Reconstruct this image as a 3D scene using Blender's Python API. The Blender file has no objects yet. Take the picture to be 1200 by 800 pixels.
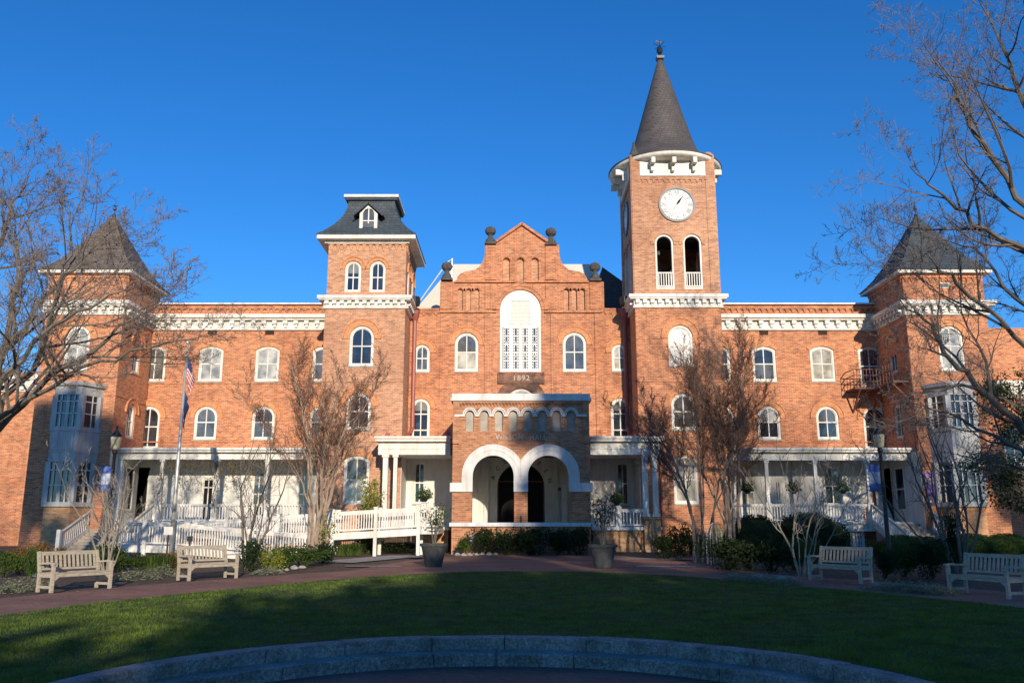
import bpy, math, random
from mathutils import Vector, Matrix
from mathutils.geometry import tessellate_polygon
R = math.radians
PI = math.pi
scene = bpy.context.scene
COL = scene.collection
rnd = random.Random(7)

# ------------------------------------------------------------------ camera, light, exposure
F = 1003.0 / 1200.0
PITCH = math.atan(214 / 1003.0)
EYE = 1.6
cd = bpy.data.cameras.new('camera')
cam = bpy.data.objects.new('camera', cd)
COL.objects.link(cam)
cam.location = (0, 0, EYE)
cam.rotation_euler = (PI / 2 + PITCH, 0, 0)
cd.sensor_width = 36.0
cd.lens = 36.0 * F
cd.clip_end = 3000
scene.camera = cam

SUN_AZ = R(12.0)      # behind the camera, to its right
SUN_EL = R(14.5)
tosun = Vector((math.sin(SUN_AZ) * math.cos(SUN_EL), -math.cos(SUN_AZ) * math.cos(SUN_EL), math.sin(SUN_EL)))
ld = bpy.data.lights.new('sun', 'SUN')
ld.energy = 5.0
ld.angle = R(0.53)
ld.color = (1.0, 0.87, 0.70)
sun = bpy.data.objects.new('sun', ld)
sun.rotation_euler = tosun.to_track_quat('Z', 'Y').to_euler()
COL.objects.link(sun)

world = bpy.data.worlds.new('World')
scene.world = world
world.use_nodes = True
wn = world.node_tree
wn.nodes.clear()
sky = wn.nodes.new('ShaderNodeTexSky')
sky.sky_type = 'NISHITA'
sky.sun_disc = False
sky.sun_elevation = SUN_EL
sky.sun_rotation = math.atan2(tosun.x, tosun.y)
sky.air_density = 1.0
sky.dust_density = 0.0
sky.ozone_density = 4.0
sky.altitude = 300
hsv = wn.nodes.new('ShaderNodeHueSaturation')
hsv.inputs['Saturation'].default_value = 1.21
bg = wn.nodes.new('ShaderNodeBackground')
bg.inputs['Strength'].default_value = 0.135
wo = wn.nodes.new('ShaderNodeOutputWorld')
wn.links.new(sky.outputs[0], hsv.inputs['Color'])
tint = wn.nodes.new('ShaderNodeMix')
tint.data_type = 'RGBA'
tint.blend_type = 'MULTIPLY'
tint.inputs['Factor'].default_value = 1.0
tint.inputs[7].default_value = (0.78, 1.06, 1.33, 1)
wn.links.new(hsv.outputs[0], tint.inputs[6])
wn.links.new(tint.outputs[2], bg.inputs[0])
wn.links.new(bg.outputs[0], wo.inputs[0])

scene.view_settings.view_transform = 'Standard'
scene.view_settings.look = 'None'
scene.view_settings.exposure = 0.0
scene.view_settings.gamma = 1.0
scene.render.engine = 'CYCLES'

# ------------------------------------------------------------------ survey helper: a sight line of the photo met with a wall plane
CP, SP = math.cos(PITCH), math.sin(PITCH)
def at(px, py, Y):
    x = (px - 600) / 1003.0
    y = (400 - py) / 1003.0
    t = Y / (CP - y * SP)
    return x * t, EYE + t * (y * CP + SP)
def zg(y):
    return 0.0 if y < 20 else min(0.012 * (y - 20), 0.3)

# ------------------------------------------------------------------ materials
def newmat(name):
    m = bpy.data.materials.new(name)
    m.use_nodes = True
    nt = m.node_tree
    b = nt.nodes['Principled BSDF']
    return m, nt, b
def N(nt, t, **kw):
    n = nt.nodes.new(t)
    for k, v in kw.items():
        setattr(n, k, v)
    return n
def coords(nt, kind='pos'):
    if kind == 'pos':
        g = N(nt, 'ShaderNodeNewGeometry')
        return g.outputs['Position']
    t = N(nt, 'ShaderNodeTexCoord')
    return t.outputs['Object']
def noise(nt, vec, scale, detail=4, rough=0.6):
    n = N(nt, 'ShaderNodeTexNoise')
    n.inputs['Scale'].default_value = scale
    n.inputs['Detail'].default_value = detail
    n.inputs['Roughness'].default_value = rough
    nt.links.new(vec, n.inputs['Vector'])
    return n.outputs['Fac']
def ramp(nt, fac, stops):
    r = N(nt, 'ShaderNodeValToRGB')
    e = r.color_ramp.elements
    e[0].position, e[0].color = stops[0][0], (*stops[0][1], 1)
    e[1].position, e[1].color = stops[-1][0], (*stops[-1][1], 1)
    for p, c in stops[1:-1]:
        q = e.new(p)
        q.color = (*c, 1)
    nt.links.new(fac, r.inputs[0])
    return r.outputs[0]
def mix(nt, a, b, fac, mode='MIX'):
    m = N(nt, 'ShaderNodeMix', data_type='RGBA', blend_type=mode)
    if isinstance(fac, (int, float)):
        m.inputs['Factor'].default_value = fac
    else:
        nt.links.new(fac, m.inputs['Factor'])
    for s, v in (('A', a), ('B', b)):
        sock = [i for i in m.inputs if i.name == s and i.type == 'RGBA'][0]
        if isinstance(v, tuple):
            sock.default_value = (*v, 1)
        else:
            nt.links.new(v, sock)
    return [o for o in m.outputs if o.type == 'RGBA'][0]
def bump(nt, b, h, strength=0.3, dist=0.02):
    n = N(nt, 'ShaderNodeBump')
    n.inputs['Strength'].default_value = strength
    n.inputs['Distance'].default_value = dist
    nt.links.new(h, n.inputs['Height'])
    nt.links.new(n.outputs[0], b.inputs['Normal'])
def wallvec(nt):
    p = coords(nt)
    s = N(nt, 'ShaderNodeSeparateXYZ')
    nt.links.new(p, s.inputs[0])
    a = N(nt, 'ShaderNodeMath', operation='ADD')
    nt.links.new(s.outputs[0], a.inputs[0])
    nt.links.new(s.outputs[1], a.inputs[1])
    c = N(nt, 'ShaderNodeCombineXYZ')
    nt.links.new(a.outputs[0], c.inputs[0])
    nt.links.new(s.outputs[2], c.inputs[1])
    return c.outputs[0], p
def brick(name, c1, c2, mortar, dark=(0.10, 0.055, 0.045), darkpos=0.62, stain=0.75, bw=0.27, bh=0.092):
    m, nt, b = newmat(name)
    v, p = wallvec(nt)
    t = N(nt, 'ShaderNodeTexBrick')
    nt.links.new(v, t.inputs['Vector'])
    t.inputs['Scale'].default_value = 1
    t.inputs['Brick Width'].default_value = bw
    t.inputs['Row Height'].default_value = bh
    t.inputs['Mortar Size'].default_value = 0.011
    t.inputs['Mortar Smooth'].default_value = 0.3
    t.inputs['Bias'].default_value = -0.1
    t.inputs['Color1'].default_value = (*c1, 1)
    t.inputs['Color2'].default_value = (*c2, 1)
    t.inputs['Mortar'].default_value = (*mortar, 1)
    # scattered dark headers
    wn2 = N(nt, 'ShaderNodeTexVoronoi')
    wn2.inputs['Scale'].default_value = 5.2
    mpv = N(nt, 'ShaderNodeMapping')
    mpv.inputs['Scale'].default_value = (0.75, 2.2, 1)
    nt.links.new(v, mpv.inputs[0])
    nt.links.new(mpv.outputs[0], wn2.inputs['Vector'])
    big = noise(nt, p, 0.22, 5, 0.62)
    big2 = noise(nt, p, 0.8, 6, 0.75)
    col = mix(nt, t.outputs['Color'], ramp(nt, wn2.outputs['Color'], [(0.0, (0.62, 0.56, 0.55)), (0.5, (1.0, 1.0, 1.0)), (1.0, (1.32, 1.28, 1.25))]), 0.7, 'MULTIPLY')
    tone = ramp(nt, big, [(0.32, (0.84, 0.78, 0.76)), (0.5, (1, 1, 1)), (0.7, (1.18, 1.2, 1.18))])
    col = mix(nt, col, tone, 1.0, 'MULTIPLY')
    mps = N(nt, 'ShaderNodeMapping')
    mps.inputs['Scale'].default_value = (1.7, 1.7, 0.16)
    nt.links.new(p, mps.inputs[0])
    col = mix(nt, col, ramp(nt, noise(nt, mps.outputs[0], 1.3, 5, 0.7), [(0.34, (0.74, 0.70, 0.68)), (0.46, (1.0, 1.0, 1.0))]), 0.7, 'MULTIPLY')
    f2 = ramp(nt, big2, [(darkpos, (0, 0, 0)), (darkpos + 0.16, (stain, stain, stain))])
    col = mix(nt, col, dark, f2)
    nt.links.new(col, b.inputs['Base Color'])
    b.inputs['Roughness'].default_value = 0.9
    bump(nt, b, t.outputs['Fac'], 0.5, -0.01)
    return m
def plain(name, c, rough=0.6, var=0.12, scale=3.0, metal=0.0, bumps=0.0, bscale=40, spec=0.5, kind='pos'):
    m, nt, b = newmat(name)
    v = coords(nt, kind)
    n = noise(nt, v, scale, 5)
    lo = tuple(x * (1 - var) for x in c)
    hi = tuple(min(1, x * (1 + var)) for x in c)
    nt.links.new(ramp(nt, n, [(0.3, lo), (0.7, hi)]), b.inputs['Base Color'])
    b.inputs['Roughness'].default_value = rough
    b.inputs['Metallic'].default_value = metal
    b.inputs['Specular IOR Level'].default_value = spec
    if bumps:
        bump(nt, b, noise(nt, v, bscale, 4), bumps, 0.02)
    return m
M = {}
M['brick'] = brick('brick', (0.61, 0.220, 0.088), (0.36, 0.112, 0.050), (0.52, 0.38, 0.25), dark=(0.26, 0.125, 0.08), darkpos=0.60, stain=0.28)
M['brick_tower'] = brick('brick_tower', (0.60, 0.285, 0.14), (0.42, 0.18, 0.09), (0.52, 0.41, 0.31), dark=(0.30, 0.16, 0.11), darkpos=0.60, stain=0.28)
M['hood'] = plain('orange_arch_brick', (0.60, 0.265, 0.12), 0.9, 0.35, 9, bumps=0.5, bscale=14)
M['brick_arch'] = brick('brick_arch', (0.52, 0.22, 0.10), (0.33, 0.125, 0.06), (0.42, 0.31, 0.21), dark=(0.13, 0.075, 0.05), darkpos=0.55, stain=0.75)
M['brick_dark'] = brick('brick_dark', (0.34, 0.15, 0.085), (0.22, 0.10, 0.06), (0.28, 0.19, 0.13), dark=(0.06, 0.04, 0.035), darkpos=0.42, stain=0.9)
M['brick_tan'] = brick('brick_tan', (0.60, 0.33, 0.15), (0.42, 0.21, 0.09), (0.46, 0.36, 0.25))
def painted(name, c, dirt=0.26):
    m, nt, b = newmat(name)
    p = coords(nt)
    mp = N(nt, 'ShaderNodeMapping')
    mp.inputs['Scale'].default_value = (2.2, 2.2, 0.45)
    nt.links.new(p, mp.inputs[0])
    n = noise(nt, mp.outputs[0], 1.4, 6, 0.65)
    nt.links.new(ramp(nt, n, [(0.35, tuple(x * (1 - dirt) * q for x, q in zip(c, (0.97, 0.95, 0.9)))), (0.62, c)]), b.inputs['Base Color'])
    b.inputs['Roughness'].default_value = 0.55
    bump(nt, b, noise(nt, p, 30, 3), 0.12, 0.01)
    return m
M['white'] = painted('white_paint', (0.80, 0.77, 0.70))
M['white_wall'] = painted('white_painted_brick', (0.72, 0.70, 0.65), 0.2)
M['sill_paint'] = painted('pale_blue_grey_paint', (0.66, 0.68, 0.70))
M['bay_shade_paint'] = painted('white_bay_paint_shaded', (0.50, 0.50, 0.48), 0.3)  # white paint greyed down: the shade on the bays is put into the colour
M['stone_trim'] = painted('pale_stone_trim', (0.70, 0.69, 0.66), 0.25)
M['blind'] = painted('cream_blind', (0.62, 0.60, 0.50), 0.08)
M['louver'] = painted('white_louvre', (0.78, 0.76, 0.70), 0.06)
M['niche'] = plain('niche_render', (0.40, 0.37, 0.31), 0.9, 0.3, 1.5)
M['membrane'] = plain('cream_roof_membrane', (0.62, 0.60, 0.50), 0.8, 0.08, 0.4)
M['stone_dark'] = plain('weathered_dark_stone', (0.085, 0.078, 0.072), 0.95, 0.5, 5, bumps=0.6, bscale=12)
M['teak'] = None
def shingle(name, c1, c2, w=0.3, h=0.2, rough=0.75):
    m, nt, b = newmat(name)
    v, p = wallvec(nt)
    t = N(nt, 'ShaderNodeTexBrick')
    nt.links.new(v, t.inputs['Vector'])
    t.inputs['Scale'].default_value = 1
    t.inputs['Brick Width'].default_value = w
    t.inputs['Row Height'].default_value = h
    t.inputs['Mortar Size'].default_value = 0.012
    t.inputs['Color1'].default_value = (*c1, 1)
    t.inputs['Color2'].default_value = (*c2, 1)
    t.inputs['Mortar'].default_value = (*[x * 0.55 for x in c1], 1)
    col = mix(nt, t.outputs['Color'], ramp(nt, noise(nt, p, 0.9, 5), [(0.3, (0.78, 0.78, 0.78)), (0.7, (1.2, 1.2, 1.2))]), 1.0, 'MULTIPLY')
    nt.links.new(col, b.inputs['Base Color'])
    b.inputs['Roughness'].default_value = rough
    bump(nt, b, t.outputs['Fac'], 0.5, -0.02)
    return m
M['slate'] = shingle('blue_grey_slate', (0.050, 0.066, 0.078), (0.070, 0.086, 0.096))
M['slate_brown'] = shingle('brown_grey_slate', (0.088, 0.076, 0.070), (0.112, 0.098, 0.09), 0.25, 0.17)
M['slate_old'] = shingle('old_brown_shingle', (0.13, 0.105, 0.085), (0.17, 0.14, 0.115))
def glass(name, c, rough=0.03, spec=0.5, streak=0.0):
    m, nt, b = newmat(name)
    p = coords(nt)
    n = noise(nt, p, 1.3, 4)
    nt.links.new(ramp(nt, n, [(0.35, tuple(x * 0.5 for x in c)), (0.65, tuple(min(1, x * 1.5) for x in c))]), b.inputs['Base Color'])
    b.inputs['Roughness'].default_value = rough
    b.inputs['IOR'].default_value = 1.7
    b.inputs['Coat Weight'].default_value = 0.6
    b.inputs['Coat Roughness'].default_value = 0.02
    bump(nt, b, noise(nt, p, 1.1, 2), 0.25, 0.02)
    return m
M['glass'] = glass('dark_window_glass', (0.025, 0.030, 0.036))
M['vent'] = plain('dark_brown_vent', (0.05, 0.03, 0.02), 0.9, 0.2)
M['glass_mid'] = glass('window_glass_with_shade_behind', (0.10, 0.10, 0.09))
M['glass_shade'] = glass('glass_over_roller_shade', (0.20, 0.19, 0.16))
M['glass_blind'] = glass('window_glass_with_pale_blind', (0.42, 0.40, 0.33))
M['door'] = plain('dark_door', (0.008, 0.008, 0.009), 0.6, 0.3, spec=0.15)
M['black_metal'] = plain('black_metal', (0.015, 0.015, 0.016), 0.45, 0.2)
M['rust'] = plain('rusty_red_iron', (0.13, 0.055, 0.04), 0.7, 0.35, 8)
M['gutter'] = plain('red_brown_downspout_paint', (0.30, 0.085, 0.065), 0.5, 0.15)
M['steel'] = plain('silver_pole_metal', (0.50, 0.49, 0.45), 0.4, 0.1, metal=0.4)
M['planter'] = plain('weathered_planter', (0.060, 0.063, 0.060), 0.85, 0.5, 4, bumps=0.3, kind='obj')
M['granite'] = None
M['concrete'] = plain('pale_concrete', (0.34, 0.31, 0.28), 0.9, 0.2, 2, bumps=0.3)
M['step'] = plain('worn_stone_steps', (0.36, 0.31, 0.26), 0.9, 0.25, 3, bumps=0.3)
M['ink'] = plain('dark_lettering', (0.03, 0.03, 0.03), 0.7)
M['letter'] = plain('pale_stone_lettering', (0.50, 0.46, 0.38), 0.8)
M['clock_white'] = plain('clock_dial_white', (0.80, 0.78, 0.70), 0.5, 0.04)
M['clock_grey'] = plain('clock_numeral_grey', (0.17, 0.17, 0.18), 0.5, 0.1)
M['lamp_glass'] = plain('frosted_lamp_glass', (0.48, 0.43, 0.30), 0.3, 0.15)
M['banner_blue'] = plain('blue_banner_cloth', (0.10, 0.16, 0.42), 0.8, 0.15, 6)
M['banner_pale'] = plain('pale_banner_print', (0.42, 0.47, 0.58), 0.8, 0.1, 6)
M['banner_dark'] = plain('dark_purple_banner_print', (0.06, 0.03, 0.09), 0.8)
M['flag_red'] = plain('flag_red', (0.50, 0.05, 0.05), 0.8)
M['flag_white'] = plain('flag_white', (0.75, 0.73, 0.70), 0.8)
M['flag_blue'] = plain('flag_navy', (0.035, 0.06, 0.18), 0.8)
M['teal'] = plain('dark_cloth', (0.03, 0.035, 0.035), 0.8)

def teak():
    m, nt, b = newmat('weathered_teak')
    o = coords(nt, 'obj')
    mp = N(nt, 'ShaderNodeMapping')
    mp.inputs['Scale'].default_value = (3, 14, 14)
    nt.links.new(o, mp.inputs[0])
    n = noise(nt, mp.outputs[0], 2.2, 6, 0.7)
    nt.links.new(ramp(nt, n, [(0.3, (0.27, 0.215, 0.15)), (0.5, (0.42, 0.36, 0.27)), (0.7, (0.54, 0.48, 0.38))]), b.inputs['Base Color'])
    b.inputs['Roughness'].default_value = 0.85
    bump(nt, b, n, 0.5, 0.01)
    return m
M['teak'] = teak()
def granite():
    m, nt, b = newmat('rough_granite')
    p = coords(nt)
    n1 = noise(nt, p, 26, 5, 0.75)
    n2 = noise(nt, p, 2.2, 5)
    c = ramp(nt, n1, [(0.32, (0.12, 0.12, 0.112)), (0.5, (0.28, 0.275, 0.255)), (0.66, (0.50, 0.485, 0.44))])
    c = mix(nt, c, ramp(nt, n2, [(0.35, (0.62, 0.60, 0.56)), (0.65, (1.12, 1.12, 1.12))]), 1.0, 'MULTIPLY')
    nt.links.new(c, b.inputs['Base Color'])
    b.inputs['Roughness'].default_value = 0.85
    bump(nt, b, noise(nt, p, 9, 6, 0.7), 1.0, 0.05)
    return m
M['granite'] = granite()
def paving(name, c1, c2, mortar, bw=0.21, bh=0.1, rot=0.0):
    m, nt, b = newmat(name)
    p = coords(nt)
    mp = N(nt, 'ShaderNodeMapping')
    mp.inputs['Rotation'].default_value = (0, 0, rot)
    nt.links.new(p, mp.inputs[0])
    t = N(nt, 'ShaderNodeTexBrick')
    nt.links.new(mp.outputs[0], t.inputs['Vector'])
    t.inputs['Scale'].default_value = 1
    t.inputs['Brick Width'].default_value = bw
    t.inputs['Row Height'].default_value = bh
    t.inputs['Mortar Size'].default_value = 0.006
    t.inputs['Color1'].default_value = (*c1, 1)
    t.inputs['Color2'].default_value = (*c2, 1)
    t.inputs['Mortar'].default_value = (*mortar, 1)
    c = mix(nt, t.outputs['Color'], ramp(nt, noise(nt, p, 0.7, 5), [(0.3, (0.65, 0.65, 0.68)), (0.7, (1.25, 1.22, 1.2))]), 1.0, 'MULTIPLY')
    c = mix(nt, c, ramp(nt, noise(nt, p, 14, 4), [(0.3, (0.75, 0.75, 0.75)), (0.7, (1.2, 1.2, 1.2))]), 1.0, 'MULTIPLY')
    nt.links.new(c, b.inputs['Base Color'])
    b.inputs['Roughness'].default_value = 0.85
    bump(nt, b, t.outputs['Fac'], 0.6, -0.01)
    return m
M['paver'] = paving('brick_paving', (0.27, 0.10, 0.065), (0.19, 0.08, 0.06), (0.10, 0.07, 0.055), rot=0.6)
M['paver_path'] = paving('path_brick_paving', (0.36, 0.165, 0.10), (0.26, 0.12, 0.08), (0.16, 0.115, 0.085), rot=0.2)
def ground_mat(name, stops, scale, bscale, bst=0.8, extra=None):
    m, nt, b = newmat(name)
    p = coords(nt)
    c = ramp(nt, noise(nt, p, scale, 7, 0.7), stops)
    c = mix(nt, c, ramp(nt, noise(nt, p, 0.5, 4), [(0.3, (0.72, 0.75, 0.7)), (0.7, (1.25, 1.2, 1.15))]), 1.0, 'MULTIPLY')
    nt.links.new(c, b.inputs['Base Color'])
    b.inputs['Roughness'].default_value = 0.95
    bump(nt, b, noise(nt, p, bscale, 5, 0.7), bst, 0.04)
    return m
M['lawn'] = ground_mat('lawn_soil_and_grass', [(0.3, (0.018, 0.030, 0.007)), (0.5, (0.036, 0.058, 0.012)), (0.7, (0.09, 0.095, 0.028))], 16, 40)
M['mulch'] = ground_mat('leaf_litter_mulch', [(0.3, (0.035, 0.022, 0.015)), (0.5, (0.10, 0.065, 0.042)), (0.72, (0.23, 0.16, 0.10))], 9, 22)
M['farground'] = ground_mat('rough_grass', [(0.3, (0.035, 0.05, 0.018)), (0.7, (0.09, 0.10, 0.04))], 3, 12)
def leafmat(name, c, var=0.35, trans=0.25, scale=6):
    m, nt, b = newmat(name)
    p = coords(nt)
    n = noise(nt, p, scale, 3, 0.8)
    nt.links.new(ramp(nt, n, [(0.3, tuple(x * (1 - var) for x in c)), (0.7, tuple(x * (1 + var) for x in c))]), b.inputs['Base Color'])
    b.inputs['Roughness'].default_value = 0.8
    b.inputs['Specular IOR Level'].default_value = 0.12
    t = N(nt, 'ShaderNodeBsdfTranslucent')
    t.inputs['Color'].default_value = (*[min(1, x * 1.6) for x in c], 1)
    ms = N(nt, 'ShaderNodeMixShader')
    ms.inputs[0].default_value = trans
    out = [x for x in nt.nodes if x.type == 'OUTPUT_MATERIAL'][0]
    nt.links.new(b.outputs[0], ms.inputs[1])
    nt.links.new(t.outputs[0], ms.inputs[2])
    nt.links.new(ms.outputs[0], out.inputs[0])
    return m
M['grass'] = leafmat('grass_blades', (0.115, 0.172, 0.028), 0.8, 0.3, 1.6)
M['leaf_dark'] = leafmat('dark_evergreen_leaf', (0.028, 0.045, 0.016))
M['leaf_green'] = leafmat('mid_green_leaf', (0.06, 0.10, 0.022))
M['leaf_yellow'] = leafmat('yellow_green_leaf', (0.22, 0.24, 0.04))
M['leaf_red'] = leafmat('russet_leaf', (0.20, 0.12, 0.04))
M['leaf_silver'] = leafmat('silver_grey_leaf', (0.24, 0.25, 0.16))
M['leaf_dry'] = leafmat('dry_vine_leaf', (0.16, 0.13, 0.05))
M['blade'] = leafmat('strappy_green_leaf', (0.08, 0.12, 0.03))
M['needles'] = leafmat('conifer_foliage', (0.03, 0.05, 0.02), 0.3, 0.1)
M['bark_grey'] = plain('grey_bark', (0.15, 0.125, 0.10), 0.95, 0.35, 5, bumps=0.6, bscale=20)
M['bark_tan'] = plain('smooth_tan_bark', (0.34, 0.25, 0.18), 0.85, 0.35, 4, bumps=0.3, bscale=12)
M['bark_pale'] = plain('pale_bark', (0.26, 0.225, 0.18), 0.9, 0.25, 5)
M['twig'] = plain('grey_brown_twig', (0.175, 0.14, 0.115), 0.9, 0.25, 4)
M['twig_red'] = plain('russet_twig', (0.17, 0.092, 0.06), 0.9, 0.3, 4)
M['twig_seed'] = plain('russet_seed_heads', (0.19, 0.095, 0.055), 0.9, 0.3, 4)

# ------------------------------------------------------------------ mesh builder
class MB:
    def __init__(s):
        s.v, s.f = [], []
    def add(s, vs, fs):
        o = len(s.v)
        s.v.extend(tuple(x) for x in vs)
        s.f.extend(tuple(i + o for i in f) for f in fs)
    def box(s, x0, x1, y0, y1, z0, z1):
        s.add([(x0, y0, z0), (x1, y0, z0), (x1, y1, z0), (x0, y1, z0), (x0, y0, z1), (x1, y0, z1), (x1, y1, z1), (x0, y1, z1)],
              [(3, 2, 1, 0), (4, 5, 6, 7), (0, 1, 5, 4), (1, 2, 6, 5), (2, 3, 7, 6), (3, 0, 4, 7)])
    def bar(s, a, b, w, h, up=(0, 0, 1)):
        a, b = Vector(a), Vector(b)
        d = (b - a).normalized()
        u = Vector(up)
        if abs(d.dot(u)) > 0.98:
            u = Vector((0, 1, 0))
        sd = d.cross(u).normalized() * w / 2
        t = sd.cross(d).normalized() * h / 2
        vs = [p + q for p in (a, b) for q in (-sd - t, sd - t, sd + t, -sd + t)]
        s.add(vs, [(0, 3, 2, 1), (4, 5, 6, 7), (0, 1, 5, 4), (1, 2, 6, 5), (2, 3, 7, 6), (3, 0, 4, 7)])
    def quad(s, *p):
        s.add(p, [tuple(range(len(p)))])
    def chain(s, pts, rads, n=5, cap=False):
        pts = [Vector(p) for p in pts]
        d = (pts[1] - pts[0]).normalized()
        u = d.cross(Vector((0.3, 0.2, 1))).normalized()
        if u.length < 0.1:
            u = Vector((1, 0, 0))
        vs = []
        L = len(pts)
        for i, p in enumerate(pts):
            if 0 < i < L - 1:
                d = (pts[i + 1] - pts[i - 1]).normalized()
            elif i == L - 1:
                d = (pts[i] - pts[i - 1]).normalized()
            u = (u - d * u.dot(d))
            if u.length < 1e-5:
                u = d.orthogonal()
            u.normalize()
            w = d.cross(u)
            for k in range(n):
                a = 2 * PI * k / n
                vs.append(p + (u * math.cos(a) + w * math.sin(a)) * rads[i])
        fs = []
        for i in range(L - 1):
            for k in range(n):
                a, b2 = i * n + k, i * n + (k + 1) % n
                fs.append((a, b2, b2 + n, a + n))
        if cap:
            fs.append(tuple(range(n))[::-1])
            fs.append(tuple(range((L - 1) * n, L * n)))
        s.add(vs, fs)
    def lathe(s, prof, cx, cy, n=24, z0=0):
        vs = []
        for r, z in prof:
            for k in range(n):
                a = 2 * PI * k / n
                vs.append((cx + r * math.cos(a), cy + r * math.sin(a), z0 + z))
        fs = []
        for i in range(len(prof) - 1):
            for k in range(n):
                a, b = i * n + k, i * n + (k + 1) % n
                fs.append((a, b, b + n, a + n))
        fs.append(tuple(range(n))[::-1])
        fs.append(tuple(range((len(prof) - 1) * n, len(prof) * n)))
        s.add(vs, fs)
    def loft(s, cx, cy, secs):
        vs = []
        for z, hx, hy in secs:
            vs += [(cx - hx, cy - hy, z), (cx + hx, cy - hy, z), (cx + hx, cy + hy, z), (cx - hx, cy + hy, z)]
        fs = [(3, 2, 1, 0)]
        for i in range(len(secs) - 1):
            for k in range(4):
                a, b = i * 4 + k, i * 4 + (k + 1) % 4
                fs.append((a, b, b + 4, a + 4))
        L = (len(secs) - 1) * 4
        fs.append((L, L + 1, L + 2, L + 3))
        s.add(vs, fs)
    def build(s, name, mat, parent=None, smooth=False):
        me = bpy.data.meshes.new(name)
        off = Vector((0, 0, 0))
        q = parent
        while q is not None:
            off += q.location
            q = q.parent
        me.from_pydata([(x - off.x, y - off.y, z - off.z) for x, y, z in s.v], [], s.f)
        me.materials.append(mat)
        if smooth:
            me.polygons.foreach_set('use_smooth', [True] * len(me.polygons))
        me.update()
        o = bpy.data.objects.new(name, me)
        COL.objects.link(o)
        o.parent = parent
        return o
def tag(o, label=None, cat=None, group=None, kind=None):
    if label: o['label'] = label
    if cat: o['category'] = cat
    if group: o['group'] = group
    if kind: o['kind'] = kind
    return o
def empty(name, loc=(0, 0, 0), label=None, cat=None, group=None):
    o = bpy.data.objects.new(name, None)
    o.location = loc
    o.empty_display_size = 0.3
    COL.objects.link(o)
    return tag(o, label, cat, group)
def copy_tree(o, parent=None):
    c = o.copy()
    COL.objects.link(c)
    c.parent = parent
    for ch in [x for x in bpy.data.objects if x.parent == o]:
        copy_tree(ch, c)
    return c

# ------------------------------------------------------------------ wall frames: (u, w) on the wall -> world
class Frame:
    def __init__(s, o, u, n):
        s.o, s.u, s.n = Vector(o), Vector(u), Vector(n)
    def p(s, a, z, d=0.0):       # d = distance out of the wall
        q = s.o + s.u * a + s.n * d
        return (q.x, q.y, z)
def front(Y): return Frame((0, Y, 0), (1, 0, 0), (0, -1, 0))
def back(Y): return Frame((0, Y, 0), (1, 0, 0), (0, 1, 0))
def sideL(X): return Frame((X, 0, 0), (0, 1, 0), (-1, 0, 0))   # looks to -x
def sideR(X): return Frame((X, 0, 0), (0, 1, 0), (1, 0, 0))    # looks to +x
def loop(x0, x1, z0, z1, kind, n=14):
    w = x1 - x0
    c = (x0 + x1) / 2
    pts = [(x0, z0), (x1, z0)]
    if kind == 'round':
        r = w / 2
        zs = z1 - r
        for i in range(n + 1):
            a = PI * i / n
            pts.append((c + r * math.cos(a), zs + r * math.sin(a)))
    elif kind == 'seg':
        rise = 0.16 * w
        Rr = (w * w / 4 + rise * rise) / (2 * rise)
        zc = z1 - Rr
        a0 = math.asin(w / 2 / Rr)
        for i in range(n + 1):
            a = a0 - 2 * a0 * i / n
            pts.append((c + Rr * math.sin(a), zc + Rr * math.cos(a)))
    else:
        pts += [(x1, z1), (x0, z1)]
    return pts
def sheet(mb, fr, outline, holes, depth=0.2):
    loops = [outline] + holes
    flat = [p for l in loops for p in l]
    tris = tessellate_polygon([[Vector((a, z, 0)) for a, z in l] for l in loops])
    mb.add([fr.p(a, z) for a, z in flat], [tuple(t) for t in tris])
    for h in holes:
        n = len(h)
        vs = [fr.p(a, z) for a, z in h] + [fr.p(a, z, -depth) for a, z in h]
        mb.add(vs, [(i, (i + 1) % n, n + (i + 1) % n, n + i) for i in range(n)])
def ring(mb, fr, la, lb, d0, d1):
    """solid between loop la (inner) and lb (outer), from d0 (back) to d1 (front)"""
    n = len(la)
    vs = [fr.p(a, z, d1) for a, z in la] + [fr.p(a, z, d1) for a, z in lb] + [fr.p(a, z, d0) for a, z in la] + [fr.p(a, z, d0) for a, z in lb]
    fs = []
    for i in range(n):
        j = (i + 1) % n
        fs += [(i, j, n + j, n + i), (i, 2 * n + i, 2 * n + j, j), (n + i, n + j, 3 * n + j, 3 * n + i)]
    mb.add(vs, fs)
def arc_band(mb, fr, c, zs, r0, r1, d0, d1, a0=0.0, a1=PI, n=20):
    vs = []
    for i in range(n + 1):
        a = a0 + (a1 - a0) * i / n
        for r in (r0, r1):
            for d in (d0, d1):
                vs.append(fr.p(c + r * math.cos(a), zs + r * math.sin(a), d))
    fs = []
    for i in range(n):
        k, j = i * 4, i * 4 + 4
        fs += [(k + 1, k + 3, j + 3, j + 1), (k, k + 1, j + 1, j), (k + 2, k + 3, j + 3, j + 2), (k, k + 2, j + 2, j)]
    fs += [(0, 1, 3, 2), (n * 4, n * 4 + 1, n * 4 + 3, n * 4 + 2)]
    mb.add(vs, fs)
def fbox(mb, fr, a0, a1, z0, z1, d0, d1):
    p0, p1 = fr.p(a0, z0, d0), fr.p(a1, z1, d1)
    mb.box(min(p0[0], p1[0]), max(p0[0], p1[0]), min(p0[1], p1[1]), max(p0[1], p1[1]), z0, z1)
def inset(l_args, w):
    x0, x1, z0, z1, kind = l_args
    return loop(x0 + w, x1 - w, z0 + w, z1 - w, kind)

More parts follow.
